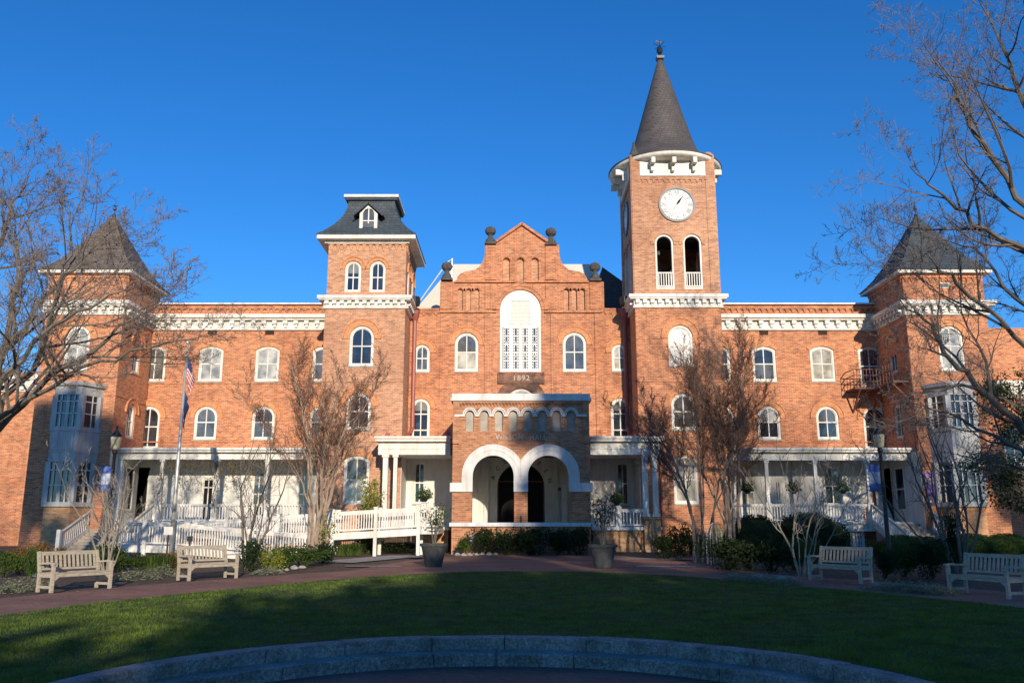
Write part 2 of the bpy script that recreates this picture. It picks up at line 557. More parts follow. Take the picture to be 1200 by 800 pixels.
def strip_sheet(mb, fr, x0, x1, z0, z1, holes, depth):
    hs = sorted(holes, key=lambda h: min(p[0] for p in h))
    cuts = [x0]
    for a, b in zip(hs, hs[1:]):
        cuts.append((max(p[0] for p in a) + min(p[0] for p in b)) / 2)
    cuts.append(x1)
    for i, h in enumerate(hs):
        sheet(mb, fr, [(cuts[i], z0), (cuts[i + 1], z0), (cuts[i + 1], z1), (cuts[i], z1)], [h], depth)

rwin = random.Random(5)
def window(parent, fr, x0, x1, z0, z1, kind, glass='glass', fw=0.11, split=True, rail=0.52, low=None, wallmb=None, hood=True, hoodw=0.30, fmat='white', sill=True, mull=1, hoodd=0.05, rails=None):
    """a window unit set in an opening; returns the opening loop"""
    L = (x0, x1, z0, z1, kind)
    mb = MB()
    ring(mb, fr, inset(L, fw), loop(*L), -0.17, -0.045)
    ring(mb, fr, inset(L, fw + 0.045), inset(L, fw), -0.16, -0.085)
    h = z1 - z0
    w = x1 - x0
    zr = z0 + h * rail
    for k in range(mull):
        c = x0 + w * (k + 1) / (mull + 1)
        t = 0.028
        fbox(mb, fr, c - t, c + t, z0 + fw + .02, z1 - fw - .02 if kind != 'round' or mull == 1 else z1 - w * 0.3, -0.155, -0.10)
    for q in (rails or [rail]):
        zr = z0 + h * q
        fbox(mb, fr, x0 + fw - 0.01, x1 - fw + 0.01, zr - 0.035, zr + 0.035, -0.157, -0.09)
    wo = mb.build('window', M[fmat], parent)
    pm = MB()
    G = inset(L, fw + 0.02)
    gmat = glass
    if low:
        zc = z0 + h * rail
        pm.quad(*[fr.p(a, z, -0.13) for a, z in G if z > zc] + [fr.p(x0 + fw, zc, -0.13), fr.p(x1 - fw, zc, -0.13)][::1])
        pl = MB()
        pl.quad(fr.p(x0 + fw, z0 + fw, -0.13), fr.p(x1 - fw, z0 + fw, -0.13), fr.p(x1 - fw, zc, -0.13), fr.p(x0 + fw, zc, -0.13))
        pl.build('pane', M[low], wo)
    else:
        pm.quad(*[fr.p(a, z, -0.13) for a, z in G])
    pm.build('pane', M[gmat], wo)
    if glass == 'glass' and not low and h > 1.7 and rwin.random() < 0.45:
        bl_ = MB()
        zc = z1 - h * rwin.choice((0.3, 0.38, 0.45))
        bl_.quad(*([fr.p(a, z, -0.126) for a, z in inset(L, fw + 0.03) if z > zc] + [fr.p(x0 + fw + 0.03, zc, -0.126), fr.p(x1 - fw - 0.03, zc, -0.126)]))
        bl_.build('blind', M['glass_shade'], wo)
    if sill:
        sm = MB()
        fbox(sm, fr, x0 - 0.04, x1 + 0.04, z0 - 0.08, z0 - 0.003, -0.15, 0.05)
        sm.build('sill', M['niche'], wo)
    if hood and hoodw:
        hm = MB()
        if kind == 'round':
            r = w / 2
            arc_band(hm, fr, (x0 + x1) / 2, z1 - r, r + 0.02, r + hoodw, 0.002, hoodd, -0.05, PI + 0.05, 24)
            arc_band(hm, fr, (x0 + x1) / 2, z1 - r, r + hoodw + 0.003, r + hoodw + 0.06, 0.002, hoodd + 0.05, -0.05, PI + 0.05, 24)
            hm.build('brick_hood', M['hood'], wo)
        elif kind == 'seg':
            rise = 0.16 * w
            Rr = (w * w / 4 + rise * rise) / (2 * rise)
            a0 = math.asin(w / 2 / Rr)
            arc_band(hm, fr, (x0 + x1) / 2, z1 - Rr, Rr + 0.02, Rr + hoodw, 0.002, hoodd, PI / 2 - a0 * 1.08, PI / 2 + a0 * 1.08)
            hm.build('brick_hood', M['hood'], wo)
    return loop(*L)
def wpx(x0, x1, y0, y1, Y):
    ym = (y0 + y1) / 2
    return at(x0, ym, Y)[0], at(x1, ym, Y)[0], at((x0 + x1) / 2, y1, Y)[1], at((x0 + x1) / 2, y0, Y)[1]
def dentil_cornice(mb, x0, x1, y0, y1, z0, z1, proj=0.42, sides='FLR', step=0.52):
    """white boxed cornice wrapped round a rectangle (x0..x1, y0..y1)"""
    h = z1 - z0
    mb.box(x0 - proj, x1 + proj, y0 - proj, y1 + proj, z1 - h * 0.26, z1)
    mb.box(x0 - proj * 0.82, x1 + proj * 0.82, y0 - proj * 0.82, y1 + proj * 0.82, z1 - h * 0.36, z1 - h * 0.26 - 0.003)
    mb.box(x0 - 0.07, x1 + 0.07, y0 - 0.07, y1 + 0.07, z0, z1 - h * 0.36 - 0.003)
    mb.box(x0 - 0.12, x1 + 0.12, y0 - 0.12, y1 + 0.12, z0 + 0.02, z0 + 0.09)
    zt, zb = z1 - h * 0.37, z1 - h * 0.66
    def run(a, b, fn):
        n = max(2, int(round((b - a) / step)))
        for i in range(n + 1):
            fn(a + (b - a) * i / n)
    if 'F' in sides:
        def f(c):
            mb.box(c - 0.11, c + 0.11, y0 - proj * 0.70, y0 - 0.072, zb, zt)
            mb.box(c - 0.07, c + 0.07, y0 - proj * 0.36, y0 - 0.073, zb - h * 0.2, zb - 0.002)
        run(x0 + 0.12, x1 - 0.12, f)
    if 'L' in sides:
        def f(c):
            mb.box(x0 - proj * 0.70, x0 - 0.072, c - 0.11, c + 0.11, zb, zt)
            mb.box(x0 - proj * 0.36, x0 - 0.073, c - 0.07, c + 0.07, zb - h * 0.2, zb - 0.002)
        run(y0 + 0.3, y1 - 0.12, f)
    if 'R' in sides:
        def f(c):
            mb.box(x1 + 0.072, x1 + proj * 0.70, c - 0.11, c + 0.11, zb, zt)
            mb.box(x1 + 0.073, x1 + proj * 0.36, c - 0.07, c + 0.07, zb - h * 0.2, zb - 0.002)
        run(y0 + 0.3, y1 - 0.12, f)
def corbels(mb, fr, a0, a1, z1, h=0.34, step=0.33, w=0.16, d=0.13):
    """brick corbel table: a band carried on small pointed drops"""
    fbox(mb, fr, a0, a1, z1 - h * 0.45, z1, 0.002, d)
    n = max(2, int((a1 - a0) / step))
    s = (a1 - a0) / n
    for i in range(n):
        c = a0 + s * (i + 0.5)
        vs = [fr.p(c - s * 0.30, z1 - h * 0.45 - 0.002, 0.002), fr.p(c + s * 0.30, z1 - h * 0.45 - 0.002, 0.002), fr.p(c + s * 0.30, z1 - h * 0.45 - 0.002, d - 0.01), fr.p(c - s * 0.30, z1 - h * 0.45 - 0.002, d - 0.01),
              fr.p(c - s * 0.08, z1 - h, 0.002), fr.p(c + s * 0.08, z1 - h, 0.002), fr.p(c + s * 0.08, z1 - h, 0.04), fr.p(c - s * 0.08, z1 - h, 0.04)]
        mb.add(vs, [(0, 1, 2, 3), (4, 7, 6, 5), (0, 4, 5, 1), (1, 5, 6, 2), (2, 6, 7, 3), (3, 7, 4, 0)])
def text_mesh(txt, size, extr=0.01, spacing=1.0, bold=0.0):
    cu = bpy.data.curves.new('t', 'FONT')
    cu.body = txt
    cu.size = size
    cu.extrude = extr
    cu.align_x = 'CENTER'
    cu.align_y = 'CENTER'
    cu.space_character = spacing
    cu.offset = bold
    ob = bpy.data.objects.new('t', cu)
    COL.objects.link(ob)
    dg = bpy.context.evaluated_depsgraph_get()
    me = bpy.data.meshes.new_from_object(ob.evaluated_get(dg))
    bpy.data.objects.remove(ob)
    return me
def place_text(name, txt, size, pos, mat, parent, rot=(PI / 2, 0, 0), spin=0.0, extr=0.01, spacing=1.0, sx=1.0, bold=0.0):
    me = text_mesh(txt, size, extr, spacing, bold)
    me.name = name
    me.materials.clear()
    me.materials.append(mat)
    o = bpy.data.objects.new(name, me)
    COL.objects.link(o)
    m = Matrix.Rotation(rot[2], 4, 'Z') @ Matrix.Rotation(rot[0], 4, 'X') @ Matrix.Rotation(spin, 4, 'Z') @ Matrix.Diagonal((sx, 1, 1, 1))
    me.transform(m)
    off = Vector((0, 0, 0))
    q = parent
    while q is not None:
        off += q.location
        q = q.parent
    o.location = Vector(pos) - off
    o.parent = parent
    return o
def railing(mb, p0, p1, h=0.9, step=0.13, bw=0.04, bottom=0.09, skirt=0.0, z_up=True):
    """balustrade between two floor points: top rail, bottom rail, balusters, optional skirt board"""
    p0, p1 = Vector(p0), Vector(p1)
    up = Vector((0, 0, 1))
    L = (p1 - p0).length
    mb.bar(p0 + up * h, p1 + up * h, 0.10, 0.06)
    mb.bar(p0 + up * (h - 0.08), p1 + up * (h - 0.08), 0.05, 0.07)
    mb.bar(p0 + up * bottom, p1 + up * bottom, 0.06, 0.07)
    n = max(1, int(L / step))
    for i in range(1, n):
        q = p0 + (p1 - p0) * (i / n)
        mb.box(q.x - bw / 2, q.x + bw / 2, q.y - bw / 2, q.y + bw / 2, q.z + bottom, q.z + h - 0.06)
    if skirt:
        mb.bar(p0 - up * skirt / 2, p1 - up * skirt / 2, 0.05, skirt)

# ================================================================== GROUND
def grid_ground():
    mb = MB()
    xs = [-400, -200, -100, -60, -40] + [-30 + i for i in range(61)] + [40, 60, 100, 200, 400]
    ys = [-400, -200, -100, -60, -30, -15] + [-6 + i for i in range(66)] + [70, 100, 200, 500, 1200]
    nx = len(xs)
    for y in ys:
        for x in xs:
            z = zg(y) - 0.02
            if math.hypot(x + 0.2, y - 8.7) < 6.2 or (abs(x) < 4 and -14 < y < 8): z = -0.7
            mb.v.append((x, y, z))
    for j in range(len(ys) - 1):
        for i in range(nx - 1):
            a = j * nx + i
            mb.f.append((a, a + 1, a + 1 + nx, a + nx))
    tag(mb.build('ground', M['mulch']), kind='structure')
grid_ground()
KC, KR = (-0.2, 8.6), 4.62          # outer rim of the granite kerb
def lawn_edge(a):
    """outer edge of the lawn: point for a bearing angle round the kerb centre"""
    pts = LAWN_PTS
    for i in range(len(pts) - 1):
        if pts[i][0] >= a >= pts[i + 1][0]:
            t = (pts[i][0] - a) / (pts[i][0] - pts[i + 1][0])
            t2 = t
            return pts[i][1] + (pts[i + 1][1] - pts[i][1]) * t2
    return pts[-1][1]
def gpt(px, py):
    # ground point on the sloping ground
    y = 25.0
    for _ in range(12):
        yy = (400 - py) / 1003.0
        dz = yy * CP + SP
        t = (zg(y) - EYE) / dz
        y = t * (CP - yy * SP)
    return (px - 600) / 1003.0 * t, y
edge_px = [(-500, 806), (-200, 752), (0, 722), (150, 703), (300, 688), (420, 677), (520, 671), (600, 669), (700, 670), (800, 675), (900, 684), (1050, 697), (1200, 713), (1450, 752), (1700, 800)]
edge_xy = [gpt(*p) for p in edge_px]
LAWN_PTS = [(math.atan2(y - KC[1], x - KC[0]), math.hypot(x - KC[0], y - KC[1])) for x, y in edge_xy]
LAWN_PTS = [(PI + 0.6, LAWN_PTS[0][1])] + LAWN_PTS + [(-0.6, LAWN_PTS[-1][1])]
def smooth_edge(a):
    return sum(lawn_edge(a + d) for d in (-0.08, -0.04, 0, 0.04, 0.08)) / 5
NA = 140
angs = [PI + 0.5 - (PI + 1.0) * i / NA for i in range(NA + 1)]
def ring_sheet(r0f, r1f, nr, dz):
    mb = MB()
    for a in angs:
        r0, r1 = r0f(a), r1f(a)
        for k in range(nr + 1):
            r = r0 + (r1 - r0) * k / nr
            x, y = KC[0] + r * math.cos(a), KC[1] + r * math.sin(a)
            mb.v.append((x, y, zg(y) + dz))
    for i in range(NA):
        for k in range(nr):
            a = i * (nr + 1) + k
            mb.f.append((a, a + 1, a + nr + 2, a + nr + 1))
    return mb
lw = ring_sheet(lambda a: KR - 0.02, smooth_edge, 24, 0.006)
tag(lw.build('lawn', M['lawn']), kind='structure')
def path_out(a):
    x = KC[0] + smooth_edge(a) * math.cos(a)
    w = 3.3
    if abs(x) < 9: w += 9.5 * max(0.0, 1 - (abs(x - 0.8) / 5.2) ** 2) if abs(x - 0.8) < 5.2 else 0
    return smooth_edge(a) + w
pw = ring_sheet(lambda a: smooth_edge(a) - 0.02, path_out, 10, 0.014)
tag(pw.build('path', M['paver_path']), kind='structure')
# pale concrete strips crossing the path in front of the hall
mb = MB()
for (a, b_, w) in ((gpt(390, 659), gpt(480, 651), 0.9), (gpt(405, 663.5), gpt(470, 663.5), 0.25), (gpt(716, 655), gpt(812, 655), 0.4), (gpt(745, 664), gpt(815, 664), 0.35), (gpt(440, 653), gpt(500, 653), 0.3)):
    d = Vector((b_[0] - a[0], b_[1] - a[1])).normalized()
    n = Vector((-d.y, d.x)) * w
    P_ = [(a[0] - n.x, a[1] - n.y), (b_[0] - n.x, b_[1] - n.y), (b_[0] + n.x, b_[1] + n.y), (a[0] + n.x, a[1] + n.y)]
    mb.quad(*[(x, y, zg(y) + 0.022 + 0.001 * len(mb.f)) for x, y in P_])
tag(mb.build('paving_strip', M['concrete']), kind='structure')
# back lawns beside the hall
for i, (x0, x1, y0, y1) in enumerate([(9, 24, 33, 36), (15, 30, 34.5, 41)]):
    if i == 0: continue
    mb = MB(); mb.quad((x0, y0, zg(y0) + 0.004), (x1, y0, zg(y0) + 0.004), (x1, y1, zg(y1) + 0.004), (x0, y1, zg(y1) + 0.004))
    tag(mb.build('side_lawn', M['farground']), kind='structure')

# terrace and granite steps
mb = MB()
n = 96
TZ = -0.32
mb.quad(*[(KC[0] + 4.3 * math.cos(2 * PI * i / n), KC[1] + 4.3 * math.sin(2 * PI * i / n), TZ) for i in range(n)])
mb.quad((-3.6, -12, TZ - 0.004), (3.6, -12, TZ - 0.004), (3.6, 7, TZ - 0.004), (-3.6, 7, TZ - 0.004))
tag(mb.build('terrace', M['paver']), kind='structure')
def kerb_course(r0, r1, z0, z1, seed, name):
    rr = random.Random(seed)
    root = empty(name, (KC[0], KC[1] + 4, TZ))
    a = R(-20)
    end = R(200)
    while a < end:
        da = rr.uniform(0.20, 0.30)
        b = min(a + da, end)
        mb = MB()
        g = 0.0015
        ns = 6
        dz = rr.uniform(-0.006, 0.006)
        dr = rr.uniform(-0.012, 0.012)
        vs = []
        for i in range(ns + 1):
            t = a + g + (b - a - 2 * g) * i / ns
            c, s_ = math.cos(t), math.sin(t)
            for (r, z) in ((r0 + dr, z0), (r0 + dr + 0.012, (z0 + z1) / 2), (r0 + dr + rr.uniform(-0.02, 0.02), z1 - 0.012 + dz), (r0 + dr + 0.014, z1 + dz), (r1, z1 + dz), (r1, z0)):
                vs.append((KC[0] + r * c, KC[1] + r * s_, z))
        fs = []
        for i in range(ns):
            for k in range(6):
                p, q = i * 6 + k, i * 6 + (k + 1) % 6
                fs.append((p, q, q + 6, p + 6))
        fs += [tuple(range(6)), tuple(range(ns * 6, ns * 6 + 6))]
        mb.add(vs, fs)
        mb.build('granite_block', M['granite'], root)
        a = b
    return root
k1 = kerb_course(4.30, KR, -0.4, 0.012, 3, 'kerb')
tag(k1, 'curved upper course of rough grey granite kerb holding back the lawn', 'kerb')
k2 = kerb_course(3.92, 4.296, -0.4, -0.155, 5, 'kerb')
tag(k2, 'curved lower granite step rising from the dark brick terrace', 'kerb')

# ================================================================== THE HALL
hall = empty('college_hall', (0, 46, 0.3), 'long red brick college hall with clock tower, curved gable, mansard tower and pointed corner towers', 'building')
BZ = -0.2
YW, YC, YP, YE = 50.0, 48.0, 45.5, 46.0        # wing wall, central wall, pavilion fronts, end tower fronts
PLX0, PLX1 = -10.25, -5.85                      # left pavilion
TX0, TX1 = 6.75, 11.45                          # clock tower
EL0, EL1, ER0, ER1 = -25.84, -21.5, 21.78, 26.26
fW, fC, fP, fE = front(YW), front(YC), front(YP), front(YE)

def Z(py, Y): return at(600, py, Y)[1]
# ---- wings
def wing(xa, xb, side):
    mb = MB()
    holes = []
    zt = Z(357, YW)
    if side == 'L':
        w3 = [(167, 194, 'glass_mid'), (233, 261, 'glass_blind'), (299, 327, 'glass_blind'), (366, 393, 'glass_mid')]
        w2 = [(161, 187, 'glass', None), (227.5, 254, 'glass_mid', None), (295, 321.5, 'glass', 'glass_mid'), (362, 388, 'glass_mid', None)]
    else:
        w3 = [(829, 856, 'glass'), (882, 909.5, 'glass'), (950, 978, 'glass_blind'), (1006.5, 1032.5, 'glass')]
        w2 = [(835, 861, 'glass_mid', None), (888, 914.5, 'glass_blind', 'glass'), (957, 983, 'glass_mid', 'glass'), (1012, 1040, 'glass', None)]
    for i, (a, b, g) in enumerate(w3):
        x0, x1, z0, z1 = wpx(a, b, 406, 446.5, YW)
        low = 'glass_mid' if (side == 'R' and i == 1) else None
        door = side == 'R' and i == 3
        if door: z0 -= 0.25
        holes.append(window(hall, fW, x0, x1, z0, z1, 'seg', g, wallmb=mb, low=low, hoodw=0.26, rail=0.5))
    for i, (a, b, g, low) in enumerate(w2):
        yb = 514.5
        x0, x1, z0, z1 = wpx(a, b, 476, yb, YW)
        if side == 'R' and i == 3 or side == 'L' and i == 0: z0 -= 0.55
        holes.append(window(hall, fW, x0, x1, z0, z1, 'round', g, wallmb=mb, low=low))
    sheet(mb, fW, [(xa, BZ), (xb, BZ), (xb, zt - 0.02), (xa, zt - 0.02)], holes, 0.2)
    mb.quad((xa, YW, zt - 0.4), (xb, YW, zt - 0.4), (xb, YW + 14, zt - 0.4), (xa, YW + 14, zt - 0.4))
    corbels(mb, fW, xa, xb, Z(358.5, YW) - 0.02, 0.40, 0.36, d=0.14)
    # string courses
    for py in (448.5, 517):
        fbox(mb, fW, xa, xb, Z(py, YW) - 0.06, Z(py, YW), 0.002, 0.035)
    mb.build('wall', M['brick'], hall)
    cm = MB()
    zc1, zc0 = Z(370, YW), Z(387.5, YW)
    n = int((xb - xa) / 0.62)
    cm.box(xa, xb, YW - 0.50, YW - 0.003, zc1 - 0.22, zc1)
    cm.box(xa, xb, YW - 0.36, YW - 0.003, zc1 - 0.33, zc1 - 0.223)
    cm.box(xa, xb, YW - 0.08, YW - 0.002, zc0, zc1 - 0.333)
    cm.box(xa, xb, YW - 0.15, YW - 0.004, zc0 + 0.02, zc0 + 0.09)
    for i in range(n):
        c = xa + (xb - xa) * (i + 0.5) / n
        cm.box(c - 0.13, c + 0.13, YW - 0.30, YW - 0.084, zc1 - 0.56, zc1 - 0.336)
        cm.box(c - 0.08, c + 0.08, YW - 0.20, YW - 0.085, zc1 - 0.74, zc1 - 0.562)
    cm.build('cornice', M['white'], hall)
    cap = MB()
    zt2 = Z(356, YW)
    cap.box(xa, xb, YW - 0.2, YW + 0.45, zt2 - 0.07, zt2 + 0.02)
    cap.build('parapet_cap', M['white'], hall)
    vm = [(249, 'L'), (316, 'L'), (895, 'R'), (964, 'R')]
    for px, s_ in vm:
        if s_ == side:
            x, z = at(px, 389.5, YW)
            v = MB()
            for k in range(5):
                v.box(x - 0.25, x + 0.25, YW - 0.03, YW - 0.003, z - 0.12 + k * 0.05, z - 0.12 + k * 0.05 + 0.028)
            v.box(x - 0.27, x + 0.27, YW - 0.012, YW - 0.002, z - 0.14, z + 0.14)
            v.build('vent', M['vent'], hall)
wing(EL1, PLX0 + 0.2, 'L')
wing(TX1 - 0.2, ER0, 'R')
# body behind the wings (rear and ends)
bm = MB()
bm.quad((EL0, YW + 14, BZ), (ER1, YW + 14, BZ), (ER1, YW + 14, 14.2), (EL0, YW + 14, 14.2))
bm.quad((EL0 + .2, YW, BZ), (EL0 + .2, YW + 14, BZ), (EL0 + .2, YW + 14, 14.2), (EL0 + .2, YW, 14.2))
bm.quad((ER1 - .2, YW, BZ), (ER1 - .2, YW + 14, BZ), (ER1 - .2, YW + 14, 14.2), (ER1 - .2, YW, 14.2))
bm.build('rear_wall', M['brick'], hall)

# ---- left pavilion (mansard tower)
mb = MB()
holes = []
zc0, zc1 = Z(362, YP), Z(347.5, YP)
for (a, b, y0, y1, k, g, low) in ((409.5, 438, 382, 428.5, 'round', 'glass', None), (406, 434.5, 460.5, 503, 'round', 'glass', None), (402.5, 432.5, 534, 590, 'seg', 'glass_mid', 'glass_blind')):
    x0, x1, z0, z1 = wpx(a, b, y0, y1, YP)
    holes.append(window(hall, fP, x0, x1, z0, z1, k, g, low=low, wallmb=mb, rail=0.5, hoodw=0.34))
sheet(mb, fP, [(PLX0, BZ), (PLX1, BZ), (PLX1, zc0 + 0.1), (PLX0, zc0 + 0.1)], holes, 0.2)
for X in (PLX0, PLX1):
    mb.quad((X, YP, BZ), (X, YW + 1, BZ), (X, YW + 1, zc0 + 0.1), (X, YP, zc0 + 0.1))
for py in (446, 516):
    fbox(mb, fP, PLX0, PLX1, Z(py, YP) - 0.07, Z(py, YP), 0.002, 0.04)
# upper stage
zu = Z(281, YP)
holes = []
for (a, b) in ((404.2, 423), (433.3, 451.6)):
    x0, x1, z0, z1 = wpx(a, b, 306, 342, YP)
    holes.append(window(hall, fP, x0, x1, z0, z1, 'round', 'glass', fw=0.10, wallmb=mb, rail=0.48, hoodw=0.20, sill=False))
sheet(mb, fP, [(PLX0 + 0.05, zc1 - 0.3), (PLX1 - 0.02, zc1 - 0.3), (PLX1 - 0.02, zu), (PLX0 + 0.05, zu)], holes, 0.2)
fr = sideR(PLX1 - 0.02)
holes = []
for c in (46.75, 48.75):
    holes.append(window(hall, fr, c - 0.43, c + 0.43, Z(342, YP), Z(306, YP), 'round', 'glass', fw=0.10, wallmb=mb, rail=0.48, hoodw=0.20, sill=False))
sheet(mb, fr, [(YP, zc1 - 0.3), (YP + 4.4, zc1 - 0.3), (YP + 4.4, zu), (YP, zu)], holes, 0.2)
mb.quad((PLX0 + 0.05, YP, zc1 - 0.3), (PLX0 + 0.05, YP + 4.4, zc1 - 0.3), (PLX0 + 0.05, YP + 4.4, zu), (PLX0 + 0.05, YP, zu))
mb.quad((PLX0 + 0.05, YP + 4.4, zc1 - 0.3), (PLX1 - .02, YP + 4.4, zc1 - 0.3), (PLX1 - .02, YP + 4.4, zu), (PLX0 + 0.05, YP + 4.4, zu))
corbels(mb, fP, PLX0 + 0.05, PLX1 - 0.02, zu - 0.02, 0.62, 0.36, d=0.10)
corbels(mb, fr, YP, YP + 4.4, zu - 0.02, 0.62, 0.36, d=0.10)
mb.build('tower_wall', M['brick_tower'], hall)
cm = MB()
dentil_cornice(cm, PLX0, PLX1, YP, YP + 4.6, zc0, zc1, 0.38, 'FR', 0.42)
cm.build('cornice', M['white'], hall)
cm = MB()
cx, cy = (PLX0 + PLX1) / 2, YP + 2.2
ze = Z(275, YP - 0.5)
cm.box(cx - 2.72, cx + 2.72, cy - 2.72, cy + 2.72, ze - 0.22, ze)
cm.box(cx - 2.35, cx + 2.35, cy - 2.35, cy + 2.35, ze - 0.36, ze - 0.223)
cm.build('eave', M['white'], hall)
rm = MB()
zt = 19.75
secs = [(ze + 0.003, 2.76, 2.76), (ze + 0.08, 2.74, 2.74)]
for t in [0.08, 0.18, 0.3, 0.45, 0.62, 0.8, 1.0]:
    secs.append((ze + 0.08 + (zt - ze - 0.08) * t, 1.32 + 1.38 * (1 - t) ** 1.9, 1.32 + 1.38 * (1 - t) ** 1.9))
rm.loft(cx, cy, secs)
mr = rm.build('mansard_roof', M['slate'], hall)
tr = MB()
tr.box(cx - 1.48, cx + 1.48, cy - 1.48, cy + 1.48, zt + 0.003, zt + 0.14)
tr.build('roof_trim', M['slate'], mr)
tr = MB()
tr.box(cx - 1.56, cx + 1.56, cy - 1.56, cy + 1.56, zt + 0.143, zt + 0.30)
tr.build('roof_trim', M['white'], mr)
# dormer
dz0, dz1 = Z(270.5, YP - .2), Z(240, YP - .2)
dx = at(432, 255, YP)[0]
dm = MB()
yd = YP + 0.0
df = front(yd)
L = (dx - 0.50, dx + 0.50, dz0, dz1 + 0.05)
dm.box(dx - 0.47, dx + 0.47, yd + 0.05, yd + 2.2, dz0, dz1 - 0.38)
ring(dm, df, [(dx - 0.32, dz0 + 0.12), (dx + 0.32, dz0 + 0.12), (dx + 0.32, dz1 - 0.42), (dx + 0.2, dz1 - 0.22), (dx, dz1 - 0.13), (dx - 0.2, dz1 - 0.22), (dx - 0.32, dz1 - 0.42)],
     [(dx - 0.5, dz0), (dx + 0.5, dz0), (dx + 0.5, dz1 - 0.45), (dx + 0.25, dz1 - 0.18), (dx, dz1 + 0.08), (dx - 0.25, dz1 - 0.18), (dx - 0.5, dz1 - 0.45)], -0.1, 0.04)
fbox(dm, df, dx - 0.03, dx + 0.03, dz0 + 0.5, dz1 - 0.15, -0.02, 0.02)
fbox(dm, df, dx - 0.33, dx + 0.33, dz0 + 0.62, dz0 + 0.68, -0.02, 0.03)
do = dm.build('dormer', M['white'], hall)
g = MB()
g.quad((dx - 0.34, yd + 0.03, dz0 + 0.1), (dx + 0.34, yd + 0.03, dz0 + 0.1), (dx + 0.34, yd + 0.03, dz1 - 0.4), (dx, yd + 0.03, dz1 - 0.1), (dx - 0.34, yd + 0.03, dz1 - 0.4))
g.build('pane', M['glass_mid'], do)
g = MB()
for s_ in (-1, 1):
    g.quad((dx, yd - 0.22, dz1 + 0.20), (dx + s_ * 0.86, yd - 0.22, dz1 - 0.60), (dx + s_ * 0.86, yd + 1.8, dz1 - 0.60), (dx, yd + 1.8, dz1 + 0.20))
    g.bar((dx, yd - 0.2, dz1 + 0.15), (dx + s_ * 0.84, yd - 0.2, dz1 - 0.62), 0.1, 0.1)
g.build('dormer_roof', M['slate'], do)

# ---- clock tower
mb = MB()
holes = []
zc0, zc1 = Z(361, YP), Z(346, YP)
for (a, b, y0, y1, k, g, low) in ((783.5, 812, 381, 428.5, 'round', 'louver', None), (787, 815.5, 461, 503, 'round', 'glass_mid', None), (789.5, 818, 534, 590, 'seg', 'glass_blind', None)):
    x0, x1, z0, z1 = wpx(a, b, y0, y1, YP)
    holes.append(window(hall, fP, x0, x1, z0, z1, k, g, low=low, wallmb=mb, rail=0.5, hoodw=0.34))
sheet(mb, fP, [(TX0, BZ), (TX1, BZ), (TX1, zc0 + 0.1), (TX0, zc0 + 0.1)], holes, 0.2)
for X in (TX0, TX1):
    mb.quad((X, YP, BZ), (X, YW + 1, BZ), (X, YW + 1, zc0 + 0.1), (X, YP, zc0 + 0.1))
for py in (446, 516):
    fbox(mb, fP, TX0, TX1, Z(py, YP) - 0.07, Z(py, YP), 0.002, 0.04)
mb.build('tower_wall', M['brick'], hall)
mb = MB()
YPb = YP + 4.7
tcx, tcy = (TX0 + TX1) / 2, (YP + YPb) / 2
zt = 22.15
bel = [wpx(768.3, 789.5, 275, 338.5, YP), wpx(801.2, 822.5, 275, 338.5, YP)]
def belfry(fr, off, sgn=1):
    hs = []
    for k, (x0, x1, z0, z1) in enumerate(bel):
        a0, a1 = x0 - tcx, x1 - tcx
        a0, a1 = off + a0, off + a1
        hs.append(loop(a0, a1, z0, z1, 'round'))
        fm = MB()
        ring(fm, fr, inset((a0, a1, z0, z1, 'round'), 0.09), loop(a0, a1, z0, z1, 'round'), -0.22, -0.01)
        o = fm.build('belfry_opening', M['white'], hall)
        bl = MB()
        zr = z0 + 0.98
        fbox(bl, fr, a0 + 0.09, a1 - 0.09, zr - 0.08, zr, -0.16, -0.05)
        fbox(bl, fr, a0 + 0.09, a1 - 0.09, z0 + 0.13, z0 + 0.21, -0.16, -0.05)
        for i in range(6):
            c = a0 + 0.09 + (a1 - a0 - 0.18) * (i + 0.5) / 6
            fbox(bl, fr, c - 0.028, c + 0.028, z0 + 0.211, zr - 0.081, -0.13, -0.08)
        bl.build('balustrade', M['white'], o)
        r = (a1 - a0) / 2
        arc_band(mb, fr, (a0 + a1) / 2, z1 - r, r + 0.03, r + 0.235, 0.002, 0.06, -0.1, PI + 0.1)
    return hs
for fr, lo, hi, off in ((fP, TX0, TX1, tcx), (back(YPb), TX0, TX1, tcx), (sideL(TX0), YP, YPb, tcy), (sideR(TX1), YP, YPb, tcy)):
    hs = belfry(fr, off)
    sheet(mb, fr, [(lo, zc1 - 0.3), (hi, zc1 - 0.3), (hi, zt), (lo, zt)], hs, 0.4)
    # corner piers proud of the panel
    for (a, b) in ((lo, lo + 0.50), (hi - 0.50, hi)):
        fbox(mb, fr, a + (0.003 if a == lo else 0), b - (0.003 if b == hi else 0), zc1, zt, 0.002, 0.05)
    corbels(mb, fr, lo + 0.5, hi - 0.5, Z(207.5, YP), 0.34, 0.3, d=0.06)
    fbox(mb, fr, lo + .5, hi - .5, zc1 + 0.02, zc1 + 0.18, 0.002, 0.06)
# piers continuing above the eave
for (x, y) in ((TX0 + 0.25, YP + 0.25), (TX1 - 0.25, YP + 0.25), (TX0 + 0.25, YPb - 0.25), (TX1 - 0.25, YPb - 0.25)):
    mb.box(x - 0.26, x + 0.26, y - 0.26, y + 0.26, zt - 1.2, Z(184, YP))
mb.build('clock_tower_wall', M['brick_tower'], hall)
